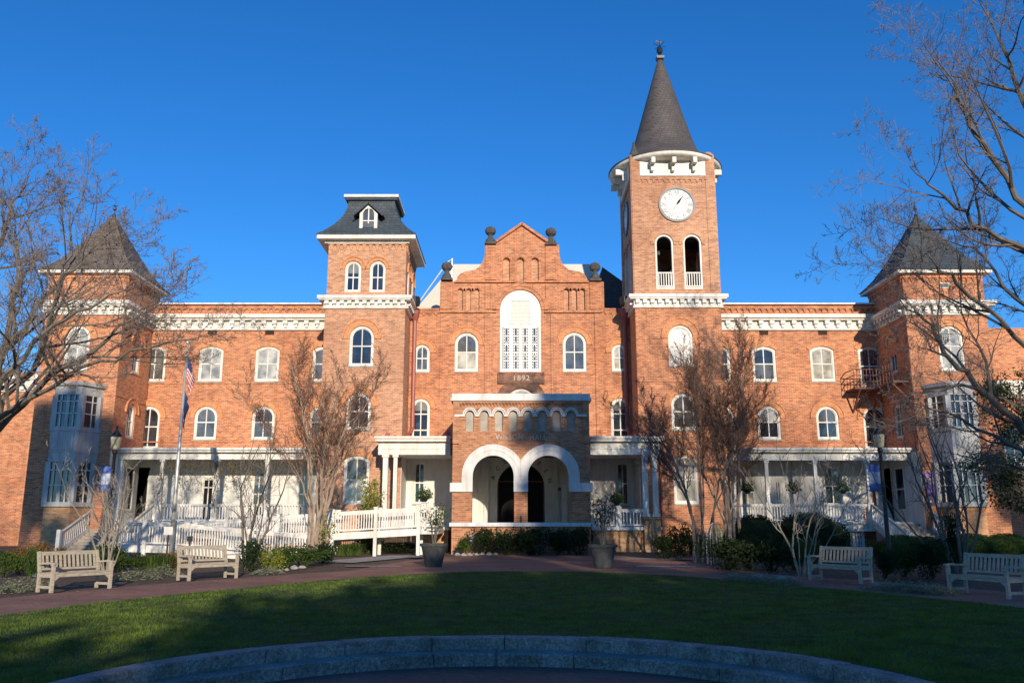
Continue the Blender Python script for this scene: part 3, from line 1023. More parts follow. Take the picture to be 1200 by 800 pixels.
# belfry floor and ceiling
fm = MB()
fm.box(TX0 + 0.1, TX1 - 0.1, YP + 0.1, YPb - 0.1, Z(344, YP) - 0.1, Z(344, YP))
fm.box(TX0 + 0.1, TX1 - 0.1, YP + 0.1, YPb - 0.1, Z(262, YP), Z(262, YP) + 0.1)
for (x, y) in ((tcx - 0.9, tcy), (tcx + 0.3, tcy + 0.6)):
    fm.lathe([(0.62, 0), (0.56, 0.15), (0.42, 0.5), (0.36, 0.8), (0.2, 0.95), (0.02, 1.0)], x, y, 16, Z(344, YP) + 1.35)
    fm.box(x - 0.08, x + 0.08, y - 2, y + 2, Z(344, YP) + 2.35, Z(344, YP) + 2.55)
fm.box(tcx - 0.95, tcx - 0.75, tcy - 0.1, tcy + 0.1, Z(344, YP), Z(344, YP) + 1.5)
fm.build('bell_frame', M['stone_dark'], hall)
cm = MB()
dentil_cornice(cm, TX0, TX1, YP, YPb, zc0, zc1, 0.36, 'FLR', 0.40)
cm.build('cornice', M['white'], hall)
# white frieze panel with brackets under the round eave
em = MB()
zf0, zf1 = Z(206.5, YP), zt - 0.02
for fr, lo, hi in ((fP, TX0, TX1), (sideL(TX0), YP, YPb), (sideR(TX1), YP, YPb), (back(YPb), TX0, TX1)):
    fbox(em, fr, lo + 0.5, hi - 0.5, zf0, zf1, 0.003, 0.07)
    for k in (0.25, 0.5, 0.75):
        c = lo + (hi - lo) * k
        ln = 0.30 if k != 0.5 else 0.48
        fbox(em, fr, c - 0.11, c + 0.11, 21.42, 21.74, 0.071, 0.72)
        fbox(em, fr, c - 0.08, c + 0.08, 21.08, 21.417, 0.071, 0.34)
em.build('eave_panel', M['white'], hall)
em = MB()
em.lathe([(1.4, 0.0), (2.9, -0.02), (3.20, 0.03), (3.28, 0.10), (3.28, 0.25), (3.1, 0.30), (1.4, 0.5)], tcx, tcy, 64, 21.78)
em.build('round_eave', M['white'], hall, True)
sm = MB()
prof = [(3.33, 0), (3.33, 0.05), (3.05, 0.20), (2.6, 0.50), (2.25, 0.82), (1.98, 1.2), (1.80, 1.68)]
prof += [(1.80 * (1 - t) + 0.13 * t, 1.68 + (29.05 - 22.03 - 1.2) * t) for t in (0.15, 0.3, 0.5, 0.7, 0.85, 1.0)]
sm.lathe(prof, tcx, tcy, 64, 22.035)
sp = sm.build('spire', M['slate_brown'], hall, True)
fm = MB()
ztop = 22.035 + 1.68 + 5.82
fm.loft(tcx, tcy, [(ztop - 0.2, 0.10, 0.10), (ztop - 0.02, 0.22, 0.22), (ztop + 0.12, 0.24, 0.24), (ztop + 0.2, 0.10, 0.10)])
fm.lathe([(0.03, 0.15), (0.04, 0.3), (0.14, 0.40), (0.20, 0.55), (0.18, 0.68), (0.08, 0.80), (0.03, 0.88), (0.02, 1.3)], tcx, tcy, 12, ztop)
for a in (0.4, 2.0, 3.6, 5.2):
    fm.bar((tcx, tcy, ztop + 0.85), (tcx + 0.45 * math.cos(a), tcy + 0.45 * math.sin(a), ztop + 0.95), 0.025, 0.025)
fm.bar((tcx - 0.22, tcy, ztop + 1.22), (tcx + 0.12, tcy, ztop + 1.12), 0.03, 0.12)
fm.build('weather_vane', M['black_metal'], sp)
# pier caps
for i, (x, y) in enumerate(((TX0 + 0.25, YP + 0.25), (TX1 - 0.25, YP + 0.25), (TX0 + 0.25, YPb - 0.25), (TX1 - 0.25, YPb - 0.25))):
    pm = MB()
    zb = Z(184, YP) + 0.003
    if i != 1:
        pm.lathe([(0.36, 0), (0.38, 0.06), (0.30, 0.16), (0.16, 0.55), (0.07, 0.85), (0.09, 0.92), (0.02, 1.08)], x, y, 12, zb)
        pm.build('pier_cap', M['slate_brown'], hall)
    else:
        pm.lathe([(0.32, 0), (0.36, 0.08), (0.33, 0.2), (0.2, 0.32), (0.02, 0.36)], x, y, 12, zb)
        pm.build('pier_cap', M['brick_tower'], hall)
# clocks
def clock(fr, c, zc, r, rotz):
    m_ = MB()
    arc_band(m_, fr, c, zc, 0.0, r, 0.003, 0.04, 0, 2 * PI, 40)
    o = m_.build('clock_face', M['clock_white'], hall)
    m_ = MB()
    arc_band(m_, fr, c, zc, r, r + 0.10, 0.003, 0.09, 0, 2 * PI, 40)
    arc_band(m_, fr, c, zc, r * 0.595, r * 0.625, 0.041, 0.052, 0, 2 * PI, 40)
    arc_band(m_, fr, c, zc, r * 0.955, r * 0.975, 0.041, 0.052, 0, 2 * PI, 40)
    m_.build('clock_ring', M['clock_grey'], o)
    nums = ['XII', 'I', 'II', 'III', 'IIII', 'V', 'VI', 'VII', 'VIII', 'IX', 'X', 'XI']
    for i, t in enumerate(nums):
        a = PI / 2 - i * PI / 6
        s_ = 1 if fr.n.x >= -0.5 else -1
        p = fr.p(c + s_ * r * 0.79 * math.cos(a), zc + r * 0.79 * math.sin(a), 0.045)
        place_text('numeral', t, r * 0.36, p, M['clock_grey'], o, rot=(PI / 2, 0, rotz), spin=a - PI / 2, extr=0.004, sx=0.8, bold=0.007)
    m_ = MB()
    s_ = 1 if fr.n.x >= -0.5 else -1
    def hand(ang, L, w, back_=0.3):
        d = Vector((s_ * math.cos(ang), math.sin(ang)))
        q = Vector((-d.y, d.x))
        pts = []
        for (l, ww) in ((-back_ * r, w * 0.5), (0, w * 0.4), (L * 0.35, w), (L * 0.65, w * 0.6), (L, 0.01)):
            pts.append((d * l + q * ww / 2, d * l - q * ww / 2))
        for i in range(len(pts) - 1):
            m_.quad(*[fr.p(c + v.x, zc + v.y, 0.075) for v in (pts[i][0], pts[i + 1][0], pts[i + 1][1], pts[i][1])])
    hand(PI / 2 - R(36), r * 0.86, 0.10, 0.42)
    hand(PI / 2 - R(33), r * 0.52, 0.16, 0.0)
    m_.build('hand', M['clock_grey'], o)
ccx, ccz = at(793, 240, YP)
clock(fP, ccx, ccz, 0.93, 0)
clock(sideL(TX0), tcy, ccz, 0.93, -PI / 2)

# ---- end towers
def end_tower(x0, x1, side):
    y0, y1 = YE, YE + 4.5
    mb = MB()
    zc0, zc1 = Z(369.5, YE), Z(353.5, YE)
    zu = Z(321.5, YE)
    holes = []
    cpx = 1115 if side == 'R' else 90
    X0, X1, z0, z1 = wpx(cpx - 14.5, cpx + 14.5, 382, 434, YE)
    holes.append(window(hall, fE, X0, X1, z0, z1, 'round', 'glass_blind', wallmb=mb, rail=0.55, hoodw=0.34))
    sheet(mb, fE, [(x0, BZ), (x1, BZ), (x1, zu), (x0, zu)], holes, 0.2)
    inner = x0 if side == 'R' else x1
    frs = sideL(inner) if side == 'R' else sideR(inner)
    sh = []
    for (c, a, b, k) in ((48.1, 393, 437, 'round'), (48.1, 473, 513, 'round')):
        sh.append(window(hall, frs, c - 0.5, c + 0.5, Z(b, 48), Z(a, 48), k, 'glass', wallmb=mb, rail=0.5, hoodw=0.28))
    sheet(mb, frs, [(y0, BZ), (YW + 0.6, BZ), (YW + 0.6, zu), (y0, zu)], sh, 0.2)
    outer = x1 if side == 'R' else x0
    mb.quad((outer, y0, BZ), (outer, y1 + 10, BZ), (outer, y1 + 10, 13), (outer, y0, 13))
    mb.box(x0 + 0.02, x1 - 0.02, y0 + 0.4, y1, 11.0, zu)
    for f_, a, b in ((fE, x0, x1), (frs, y0, y1)):
        corbels(mb, f_, a, b, zu - 0.02, 0.42, 0.34, d=0.09)
        fbox(mb, f_, a, b, Z(462, YE) - 0.07, Z(462, YE), 0.002, 0.035)
    mb.build('tower_wall', M['brick'], hall)
    cm = MB()
    dentil_cornice(cm, x0, x1, y0, y1, zc0, zc1, 0.42, 'FLR', 0.46)
    cm.build('cornice', M['white'], hall)
    cx, cy = (x0 + x1) / 2, (y0 + y1) / 2
    em = MB()
    ze = zu
    em.box(cx - 2.62, cx + 2.62, cy - 2.62, cy + 2.62, ze + 0.003, ze + 0.18)
    em.build('eave', M['white'], hall)
    rm = MB()
    zt_ = Z(253, 48.25)
    secs = []
    for t in (0, 0.02, 0.08, 0.16, 0.27, 0.42, 0.6, 0.8, 1.0):
        secs.append((ze + 0.19 + (zt_ - ze - 0.19) * t, 0.05 + 2.20 * (1 - t) + 0.45 * (1 - t) ** 7, 0.05 + 2.20 * (1 - t) + 0.45 * (1 - t) ** 7))
    rm.loft(cx, cy, secs)
    ro = rm.build('pyramid_roof', M['slate'] if side == 'R' else M['slate_old'], hall)
    fm = MB()
    fm.lathe([(0.12, -0.1), (0.10, 0.05), (0.03, 0.12), (0.03, 0.3), (0.1, 0.4), (0.1, 0.48), (0.03, 0.55), (0.015, 0.95)], cx, cy, 8, zt_)
    fm.bar((cx - 0.18, cy, zt_ + 0.62), (cx + 0.18, cy, zt_ + 0.62), 0.03, 0.03)
    fm.bar((cx, cy - 0.18, zt_ + 0.62), (cx, cy + 0.18, zt_ + 0.62), 0.03, 0.03)
    fm.build('finial', M['black_metal'], ro)
    if side == 'R':
        x, z = at(1106.5, 334.5, YE)
        v = MB()
        v.box(x - 0.30, x + 0.30, YE - 0.03, YE - 0.003, z - 0.16, z + 0.16)
        v.build('vent', M['blind'], hall)
        v = MB()
        v.box(x - 0.23, x + 0.23, YE - 0.036, YE - 0.031, z - 0.10, z + 0.10)
        v.build('vent', M['black_metal'], hall)
    # two-storey bay window
    bx0, bx1 = (at(1102, 520, 45)[0], at(1157, 520, 45)[0]) if side == 'R' else (at(49, 520, 45)[0], at(104, 520, 45)[0])
    bd = 1.2
    zb = [Z(593, 45), Z(588, 45), Z(541, 45), Z(530, 45), Z(505, 45), Z(500, 45), Z(463, 45), Z(448, 45)]
    bay = MB()
    yb = YE - bd
    ch = 0.55
    ring_ = [(bx0, YE), (bx0 + ch, yb), (bx1 - ch, yb), (bx1, YE)]
    def slab(z0, z1, grow):
        pts = [(bx0 - grow, YE - 0.002), (bx0 + ch - grow * 0.6, yb - grow), (bx1 - ch + grow * 0.6, yb - grow), (bx1 + grow, YE - 0.002)]
        vs = [(x, y, z) for z in (z0, z1) for x, y in pts]
        bay.add(vs, [(3, 2, 1, 0), (4, 5, 6, 7), (0, 1, 5, 4), (1, 2, 6, 5), (2, 3, 7, 6), (3, 0, 4, 7)])
    slab(zb[0] - 0.02, zb[1], 0.12)
    slab(zb[2], zb[3] - 0.003, 0.02)
    slab(zb[3], zb[4], 0.05)
    slab(zb[4] + 0.003, zb[5], 0.10)
    slab(zb[6], zb[7] - 0.2, 0.04)
    slab(zb[7] - 0.197, zb[7], 0.22)
    for (za, zz) in ((zb[1], zb[2]), (zb[5], zb[6])):
        for (x, y) in ring_[1:3]:
            bay.box(x - 0.14, x + 0.14, y, y + 0.28, za, zz)
        for x in (bx0 + 0.06, bx1 - 0.06):
            bay.box(x - 0.12, x + 0.12, YE - 0.26, YE - 0.01, za, zz)
        xm = (bx0 + bx1) / 2
        bay.box(xm - 0.09, xm + 0.09, yb + 0.02, yb + 0.2, za, zz)
    # recessed panels
    for i in range(8):
        c = bx0 + ch + 0.15 + (bx1 - bx0 - 2 * ch - 0.3) * (i + 0.5) / 8
        bay.box(c - 0.06, c + 0.06, yb - 0.09, yb - 0.052, zb[3] + 0.12, zb[4] - 0.1)
    bo = bay.build('bay_window', M['bay_shade_paint'], hall)
    for (za, zz) in ((zb[1], zb[2]), (zb[5], zb[6])):
        xs = [(ring_[0], ring_[1]), ((bx0 + ch, yb), ((bx0 + bx1) / 2, yb)), (((bx0 + bx1) / 2, yb), (bx1 - ch, yb)), (ring_[2], ring_[3])]
        for (p, q) in xs:
            p, q = Vector((p[0], p[1] + 0.08, 0)), Vector((q[0], q[1] + 0.08, 0))
            g_ = MB()
            g_.quad((p.x, p.y, za), (q.x, q.y, za), (q.x, q.y, zz), (p.x, p.y, zz))
            g_.build('pane', M['glass'], bo)
            m_ = MB()
            nrm = Vector((-(q - p).y, (q - p).x, 0)).normalized() * -0.04
            for zq in (za + (zz - za) * 0.42, za + (zz - za) * 0.8):
                m_.bar(Vector((p.x, p.y, zq)) + nrm, Vector((q.x, q.y, zq)) + nrm, 0.05, 0.05)
            c = (p + q) / 2 + nrm
            m_.bar((c.x, c.y, za), (c.x, c.y, zz), 0.05, 0.05)
            m_.build('muntin', M['white'], bo)
    bb = MB()
    bb.quad((bx0 + .05, YE, BZ), (bx0 + ch, yb + 0.05, BZ), (bx0 + ch, yb + 0.05, zb[0] - .02), (bx0 + .05, YE, zb[0] - .02))
    bb.quad((bx0 + ch, yb + .05, BZ), (bx1 - ch, yb + 0.05, BZ), (bx1 - ch, yb + 0.05, zb[0] - .02), (bx0 + ch, yb + .05, zb[0] - .02))
    bb.quad((bx1 - .05, YE, BZ), (bx1 - ch, yb + 0.05, BZ), (bx1 - ch, yb + 0.05, zb[0] - .02), (bx1 - .05, YE, zb[0] - .02))
    bb.build('bay_base', M['brick_tan'], bo)
end_tower(EL0, EL1, 'L')
end_tower(ER0, ER1, 'R')

# ---- central wall with the curved gable
mb = MB()
A = lambda px, py: at(px, py, YC)
gx = A(611.6, 263)[0]
def mir(p): return (2 * gx - p[0], p[1])
z362 = Z(364, YC)
half = [(PLX1 - 0.05, BZ), (PLX1 - 0.05, z362)]
gl = [A(516, 364), A(516, 330), A(535, 330)]
gl[0] = (gl[1][0], z362); gl[2] = (gl[2][0], gl[1][1])
p0 = gl[2]; top = A(568, 296)
curve = []
for t in (0.0, 0.12, 0.25, 0.4, 0.5):
    a = PI - t / 0.5 * PI / 2
    curve.append((p0[0] + 0.75 + 0.75 * math.cos(a), p0[1] + 0.1 + 0.55 * math.sin(a)))
b0 = curve[-1]
for t in (0.25, 0.5, 0.75, 0.9, 1.0):
    a = t * PI / 2
    curve.append((b0[0] + (top[0] - b0[0]) * math.sin(a), b0[1] + (top[1] - b0[1]) * (1 - math.cos(a))))
gl += [(p0[0], p0[1] + 0.1)] + curve[1:]
pz = Z(287, YC)
x581 = A(581.5, 285)[0]
gl += [(top[0], pz), (x581, pz), (x581, Z(283.5, YC))]
apex = (gx, Z(262.8, YC))
gr = [mir(p) for p in gl][::-1]
outline = half + gl + [apex] + gr + [(TX0 + 0.05, z362), (TX0 + 0.05, BZ)]
holes = []
x0, x1, z0, z1 = wpx(586, 633.8, 340, 435.5, YC)
bigL = (x0, x1, z0, z1)
holes.append(loop(x0, x1, z0, z1, 'round', 24))
r = (x1 - x0) / 2
arc_band(mb, fC, (x0 + x1) / 2, z1 - r, r + 0.03, r + 0.22, 0.002, 0.08, 0, PI, 30)
arc_band(mb, fC, (x0 + x1) / 2, z1 - r, r + 0.223, r + 0.42, 0.002, 0.13, 0, PI, 30)
for (a, b, y0, y1, g_, k, low) in ((533, 560.5, 390, 435, 'glass_mid', 'round', 'glass_blind'), (659.7, 687, 389.5, 435, 'glass_mid', 'round', None), (485.5, 503.5, 403.7, 435.5, 'glass_mid', 'round', None), (717, 734.8, 403.5, 434.5, 'glass_blind', 'round', None),
        (482, 503.7, 467, 514, 'glass', 'round', None), (716, 738.5, 466.5, 514, 'glass', 'round', None)):
    X0, X1, z0, z1 = wpx(a, b, y0, y1, YC)
    two = y0 > 450
    holes.append(window(hall, fC, X0, X1, z0, z1, k, g_, low=low, wallmb=mb, rail=0.5, rails=[0.22, 0.62] if two else None, hoodw=0.3 if not two else 0.34, hoodd=0.06))
# blind niches
def niche(a, b, y0, y1):
    X0, X1, z0, z1 = wpx(a, b, y0, y1, YC)
    holes.append(loop(X0, X1, z0, z1, 'round', 8))
    nb = MB()
    nb.quad(*[fC.p(u, w, -0.20) for u, w in loop(X0 - .02, X1 + .02, z0 - .02, z1 + .02, 'round', 8)])
    nb.build('niche', M['brick_tower'], hall)
    rr = (X1 - X0) / 2
    arc_band(mb, fC, (X0 + X1) / 2, z1 - rr, rr + 0.02, rr + 0.15, 0.002, 0.05, 0, PI, 12)
for c in (593.5, 610, 627):
    niche(c - 4.2, c + 4.2, 302, 329)
for c in (539.3, 549, 558.7, 664, 673.3, 682.7):
    niche(c - 3.0, c + 3.0, 338, 364)
# lunette above the porch block
X0, X1, z0, z1 = wpx(593.5, 628, 455.5, 500, YC)
holes.append(window(hall, fC, X0, X1, z0, z1, 'round', 'glass_blind', wallmb=mb, hoodw=0.0, hood=False, fw=0.12))
r = (X1 - X0) / 2
LUN = (X0, X1, z1, r)
sheet(mb, fC, outline, holes, 0.22)
# thickness of the gable edge
for i in range(2, len(outline) - 3):
    (a, z), (b, w) = outline[i], outline[i + 1]
    mb.quad(fC.p(a, z), fC.p(b, w), fC.p(b, w, -0.7), fC.p(a, z, -0.7))
mb.add([fC.p(a, z, -0.7) for a, z in outline], [tuple(t) for t in tessellate_polygon([[Vector((a, z, 0)) for a, z in outline]])])
# pilasters and mouldings
for px in (516, 524, 568, 575.5, 647.5, 655, 699, 707):
    pass
def pil(a, b, y0, y1, d=0.10, Yb=None):
    X0, X1 = A(a, 400)[0], A(b, 400)[0]
    fbox(mb, fC, X0, X1, Z(y1, YC), Z(y0, YC), 0.002, d)
zlow = 625
for (a, b) in ((516, 526), (568, 577.5), (645.5, 655), (697, 707)):
    pil(a, b, 367.5, 520, 0.075)
for (a, b, y0) in ((516, 530, 331), (692.2, 706.3, 331)):
    pil(a, b, y0, 362.5, 0.075)
for (a, b) in ((568, 581.5), (639.8, 653.3)):
    pil(a, b, 288, 328, 0.085)
    pil(a, b, 333, 362.5, 0.085)
for (a, b, y, h_) in ((533, 690, 330.5, 0.10), (516, 582, 365.5, 0.12), (638, 706, 365.5, 0.12)):
    if h_:
        X0, X1 = A(a, y)[0], A(b, y)[0]
        fbox(mb, fC, X0, X1, Z(y, YC) - h_ / 2, Z(y, YC) + h_ / 2, 0.002, 0.15)
for (a, b) in ((479, 515), (708, 742)):
    X0, X1 = A(a, 364)[0], A(b, 364)[0]
    corbels(mb, fC, X0, X1, z362 - 0.02, 0.3, 0.3, d=0.10)
    fbox(mb, fC, X0, X1, z362 + 0.003, z362 + 0.12, -0.3, 0.13)
for py in (437, 517):
    fbox(mb, fC, PLX1 + 0.01, TX0 - 0.01, Z(py, YC) - 0.07, Z(py, YC), 0.003, 0.035)
for s_ in (-1, 1):
    a = Vector(fC.p(x581 if s_ < 0 else 2 * gx - x581, Z(283.5, YC), 0.06))
    b = Vector(fC.p(gx, apex[1], 0.06))
    mb.bar(a, b, 0.25, 0.14, up=(0, 0, 1))
cw = mb.build('gable_wall', M['brick'], hall)
# dark arch and date plaque over the lunette
X0, X1, z1, r = LUN
dm = MB()
arc_band(dm, fC, (X0 + X1) / 2, z1 - r, r + 0.04, r + 0.62, 0.003, 0.10, 0, PI, 30)
dm.box(X0 - 0.5, X1 + 0.5, YC - 0.13, YC - 0.003, Z(449.5, YC), Z(436.6, YC))
dm.build('date_stone', M['brick_dark'], hall)
place_text('date_lettering', '1892', 0.42, ((X0 + X1) / 2, YC - 0.145, Z(443.5, YC)), M['letter'], hall, extr=0.012, spacing=1.2)
# big central window
fm = MB()
x0, x1, z0, z1 = bigL
L = (x0, x1, z0, z1, 'round')
ring(fm, fC, loop(x0 + 0.10, x1 - 0.10, z0 + 0.10, z1 - 0.10, 'round', 24), loop(x0, x1, z0, z1, 'round', 24), -0.2, -0.02)
zm = Z(383, YC)
fm.quad(*([fC.p(u, w, -0.06) for u, w in loop(x0 + .05, x1 - .05, z0, z1 - .05, 'round', 24) if w > zm] + [fC.p(x0 + .05, zm, -0.06), fC.p(x1 - .05, zm, -0.06)]))
w_ = (x1 - x0 - 0.2) / 4
for i in range(5):
    c = x0 + 0.1 + w_ * i
    fbox(fm, fC, c - (0.09 if 0 < i < 4 else 0.04), c + (0.09 if 0 < i < 4 else 0.04), z0 + 0.06, zm, -0.18, -0.05)
fbox(fm, fC, x0 + 0.1, x1 - 0.1, z0 + 0.02, z0 + 0.16, -0.17, -0.045)
xc = (x0 + x1) / 2
zA, zB = Z(377, YC), Z(353, YC)
for k in range(16):
    z = zA + (zB - zA) * k / 15
    fbox(fm, fC, xc - 0.54, xc + 0.54, z - 0.02, z + 0.025, -0.058, -0.02)
ring(fm, fC, loop(xc - 0.55, xc + 0.55, zA - 0.05, zB + 0.05, 'flat'), loop(xc - 0.62, xc + 0.62, zA - 0.12, zB + 0.12, 'flat'), -0.058, -0.01)
arc_band(fm, fC, xc, Z(360, YC), 1.0, 1.05, -0.058, -0.03, PI * 1.15, PI * 1.85, 16)
bw = fm.build('window', M['louver'], hall)
lm = MB()
# leaded tracery in the four lights
for i in range(4):
    a = x0 + 0.1 + w_ * i + 0.10
    b = x0 + 0.1 + w_ * (i + 1) - 0.10
    for q in (0.0, 0.27, 0.73, 1.0):
        c = a + (b - a) * q
        fbox(lm, fC, c - 0.016, c + 0.016, z0 + 0.16, zm - 0.02, -0.13, -0.10)
    nz = 15
    for j in range(nz + 1):
        z = z0 + 0.17 + (zm - z0 - 0.2) * j / nz
        fbox(lm, fC, a, a + (b - a) * 0.27, z - 0.03, z + 0.03, -0.128, -0.098)
        fbox(lm, fC, b - (b - a) * 0.27, b, z - 0.03, z + 0.03, -0.128, -0.098)
        if j % 3 == 0:
            fbox(lm, fC, a, b, z - 0.035, z + 0.035, -0.127, -0.096)
    zc_ = (z0 + zm) / 2
    for s_ in (-1, 1):
        lm.bar(fC.p((a + b) / 2, zc_ + 0.5, -0.1), fC.p((a + b) / 2 + s_ * 0.1, zc_, -0.1), 0.02, 0.03)
        lm.bar(fC.p((a + b) / 2, zc_ - 0.5, -0.1), fC.p((a + b) / 2 + s_ * 0.1, zc_, -0.1), 0.02, 0.03)
lm.build('tracery', M['louver'], bw)
gm = MB()
gm.quad(fC.p(x0 + .08, z0 + .05, -0.14), fC.p(x1 - .08, z0 + .05, -0.14), fC.p(x1 - .08, zm + .05, -0.14), fC.p(x0 + .08, zm + .05, -0.14))
gm.build('pane', M['glass_mid'], bw)
# urns
for (px, y0, y1, ys) in ((523.5, 306.5, 329, 0), (574.7, 265, 287, 0), (645.8, 266.5, 288, 0), (697.7, 307, 330, 0)):
    X, zb = A(px, y1)
    zt_ = Z(y0, YC)
    h_ = zt_ - zb
    um = MB()
    um.box(X - 0.33, X + 0.33, YC - 0.25, YC + 0.4, zb + 0.002, zb + 0.12)
    um.lathe([(0.27, 0.12), (0.27, 0.28), (0.19, 0.36), (0.13, 0.46), (0.15, 0.52), (0.29, 0.62), (0.33, 0.76), (0.27, 0.90), (0.12, 0.97), (0.02, 1.0)], X, YC + 0.05, 14, zb)
    for v in range(len(um.v)):
        x_, y_, z_ = um.v[v]
        um.v[v] = (x_, y_, zb + (z_ - zb) * h_)
    um.build('urn', M['stone_dark'], hall)
# roofs behind the gable
rm = MB()
def hip(px0, px1, tx0, tx1, Y, zt_, zb, dep=9, mat='membrane'):
    rm = MB()
    X0, X1 = at(px0, 350, Y)[0], at(px1, 350, Y)[0]
    T0, T1 = at(tx0, 312, Y + 3)[0], at(tx1, 312, Y + 3)[0]
    rm.add([(X0, Y, zb), (X1, Y, zb), (X1, Y + dep, zb), (X0, Y + dep, zb), (T0, Y + 3, zt_), (T1, Y + 3, zt_), (T1, Y + dep - 3, zt_), (T0, Y + dep - 3, zt_)],
           [(0, 1, 5, 4), (1, 2, 6, 5), (2, 3, 7, 6), (3, 0, 4, 7), (4, 5, 6, 7)])
    return rm.build('roof', M[mat], hall)
hip(470, 715, 532, 691, 52, at(600, 309.5, 55)[1], 13.6)
r2 = MB()
a_, b_, c_ = at(704, 318, 54), at(742, 348, 54), at(742, 358, 54)
r2.add([(a_[0], 53.0, a_[1]), (b_[0] + 0.5, 53.0, b_[1] - .2), (b_[0] + .5, 53.0, 13.3), (a_[0] - 1, 53.0, 13.3), (a_[0], 60.0, a_[1]), (b_[0] + 3.5, 60.0, b_[1] - 1.8), (b_[0] + 3.5, 60, 13.3), (a_[0] - 1, 60, 13.3)],
       [(0, 1, 2, 3), (0, 4, 5, 1), (0, 3, 7, 4), (4, 7, 6, 5)])
r2.build('roof', M['slate'], hall)
pm = MB()
X, zz = at(530, 303, 53)
pm.chain([(X, 53, 14), (X, 53, zz), (X - 0.3, 53, zz - 0.25), (X - 2.4, 53, 15)], [0.05] * 4, 6)
pm.build('roof_pipe', M['steel'], hall)
# downspouts at the re-entrant corners
for (Xc, s_) in ((PLX1, 1), (TX0, -1)):
    dm = MB()
    x = Xc + s_ * 0.28
    y = YC - 0.2
    dm.chain([(x, y, 13.3), (x, y, 6.9), (x - s_ * 0.1, y - 0.2, 6.5)], [0.12, 0.12, 0.12], 8, True)
    dm.lathe([(0.12, 0), (0.26, 0.4), (0.28, 0.7), (0.22, 0.72)], x, y, 8, 13.0)
    dm.bar((x - s_ * 0.15, y - 0.2, 6.45), (x - s_ * 1.0, y - 1.2, 6.3), 0.2, 0.2)
    dm.bar((x - s_ * 1.0, YP - 0.15, 6.35), (x - s_ * 1.15, YP - 0.15, 5.9), 0.2, 0.2)
    dm.build('downspout', M['gutter'], hall)
    cb = MB()
    cb.lathe([(0.30, 0), (0.34, 0.25), (0.30, 0.5)], x + s_ * 0.02, y - 0.6, 10, 13.75)
    cb.build('gutter_head', M['black_metal'], hall)

# ---- arched entrance block
YA = 41.0
fA = front(YA)
AX0, AX1 = -2.83, 3.70
AA = lambda px, py: at(px, py, YA)
zfl = AA(610, 612)[1]
ztop = AA(610, 470)[1]
mb = MB()
arcs = []
for (a, b) in ((553.3, 602.5), (618.2, 667.3)):
    X0 = at(a, 575, YA)[0]; X1 = at(b, 575, YA)[0]
    arcs.append((X0, X1, zfl, AA(600, 533)[1]))
holes = [loop(*q, 'round', 24) for q in arcs]
zimp0, zimp1 = AA(600, 576)[1], AA(600, 565.5)[1]
nich = []
for i in range(8):
    px = 550.6 + (669.3 - 550.6) * i / 7
    X0, X1, z0, z1 = wpx(px - 4.6, px + 4.6, 481, 505, YA)
    nich.append((X0, X1, z0, z1))
    holes.append(loop(X0, X1, z0, z1, 'round', 10))
sheet(mb, fA, [(AX0, BZ), (AX1, BZ), (AX1, ztop), (AX0, ztop)], holes, 0.45)
# side walls with open arches (side views), roof
for X in (AX0, AX1):
    mb.box(X if X < 0 else X - 0.4, X + 0.4 if X < 0 else X, YA + 0.003, YC, zimp1 + 1.6, ztop)
    mb.box(X if X < 0 else X - 0.4, X + 0.4 if X < 0 else X, YA + 0.003, YA + 1.1, BZ, zimp1 + 1.597)
    mb.box(X if X < 0 else X - 0.4, X + 0.4 if X < 0 else X, YC - 1.6, YC, BZ, zimp1 + 1.597)
    mb.box(X if X < 0 else X - 0.4, X + 0.4 if X < 0 else X, YA + 1.1, YC - 1.6, BZ, zfl)
    # corner strips
    s0, s1 = (AX0, AX0 + 0.30) if X < 0 else (AX1 - 0.30, AX1)
    fbox(mb, fA, s0, s1, AA(600, 520)[1], ztop - 0.003, 0.002, 0.10)
corbels(mb, fA, AX0 + 0.3, AX1 - 0.3, ztop - 0.003, 0.22, 0.16, d=0.12)
mb.build('entrance_wall', M['brick_arch'], hall)
nb = MB()
for (X0, X1, z0, z1) in nich:
    nb.quad(*[fA.p(u, w, -0.14) for u, w in loop(X0 - .02, X1 + .02, z0 - .02, z1 + .02, 'round', 10)])
nb.build('blind_arcade', M['niche'], hall)
tm = MB()
for (X0, X1, z0, z1) in nich:
    r = (X1 - X0) / 2
    c = (X0 + X1) / 2
    zs = z1 - r
    arc_band(tm, fA, c, zs, r + 0.02, r + 0.08, 0.002, 0.07, 0, PI, 14)
    arc_band(tm, fA, c, zs, r + 0.10, r + 0.155, 0.002, 0.11, 0, PI, 14)
stp = nich[1][0] - nich[0][0]
for i in range(9):
    if i == 0: a, b = nich[0][0] - 0.55, nich[0][0] - 0.05
    elif i == 8: a, b = nich[7][1] + 0.05, nich[7][1] + 0.55
    else: a, b = nich[i - 1][1] + 0.05, nich[i][0] - 0.05
    zs = nich[0][3] - (nich[0][1] - nich[0][0]) / 2
    fbox(tm, fA, a, b, zs - 0.10, zs - 0.004, 0.003, 0.11)
tm.build('hood_mould', M['stone_trim'], hall)
tm = MB()
midx = (arcs[0][1] + arcs[1][0]) / 2
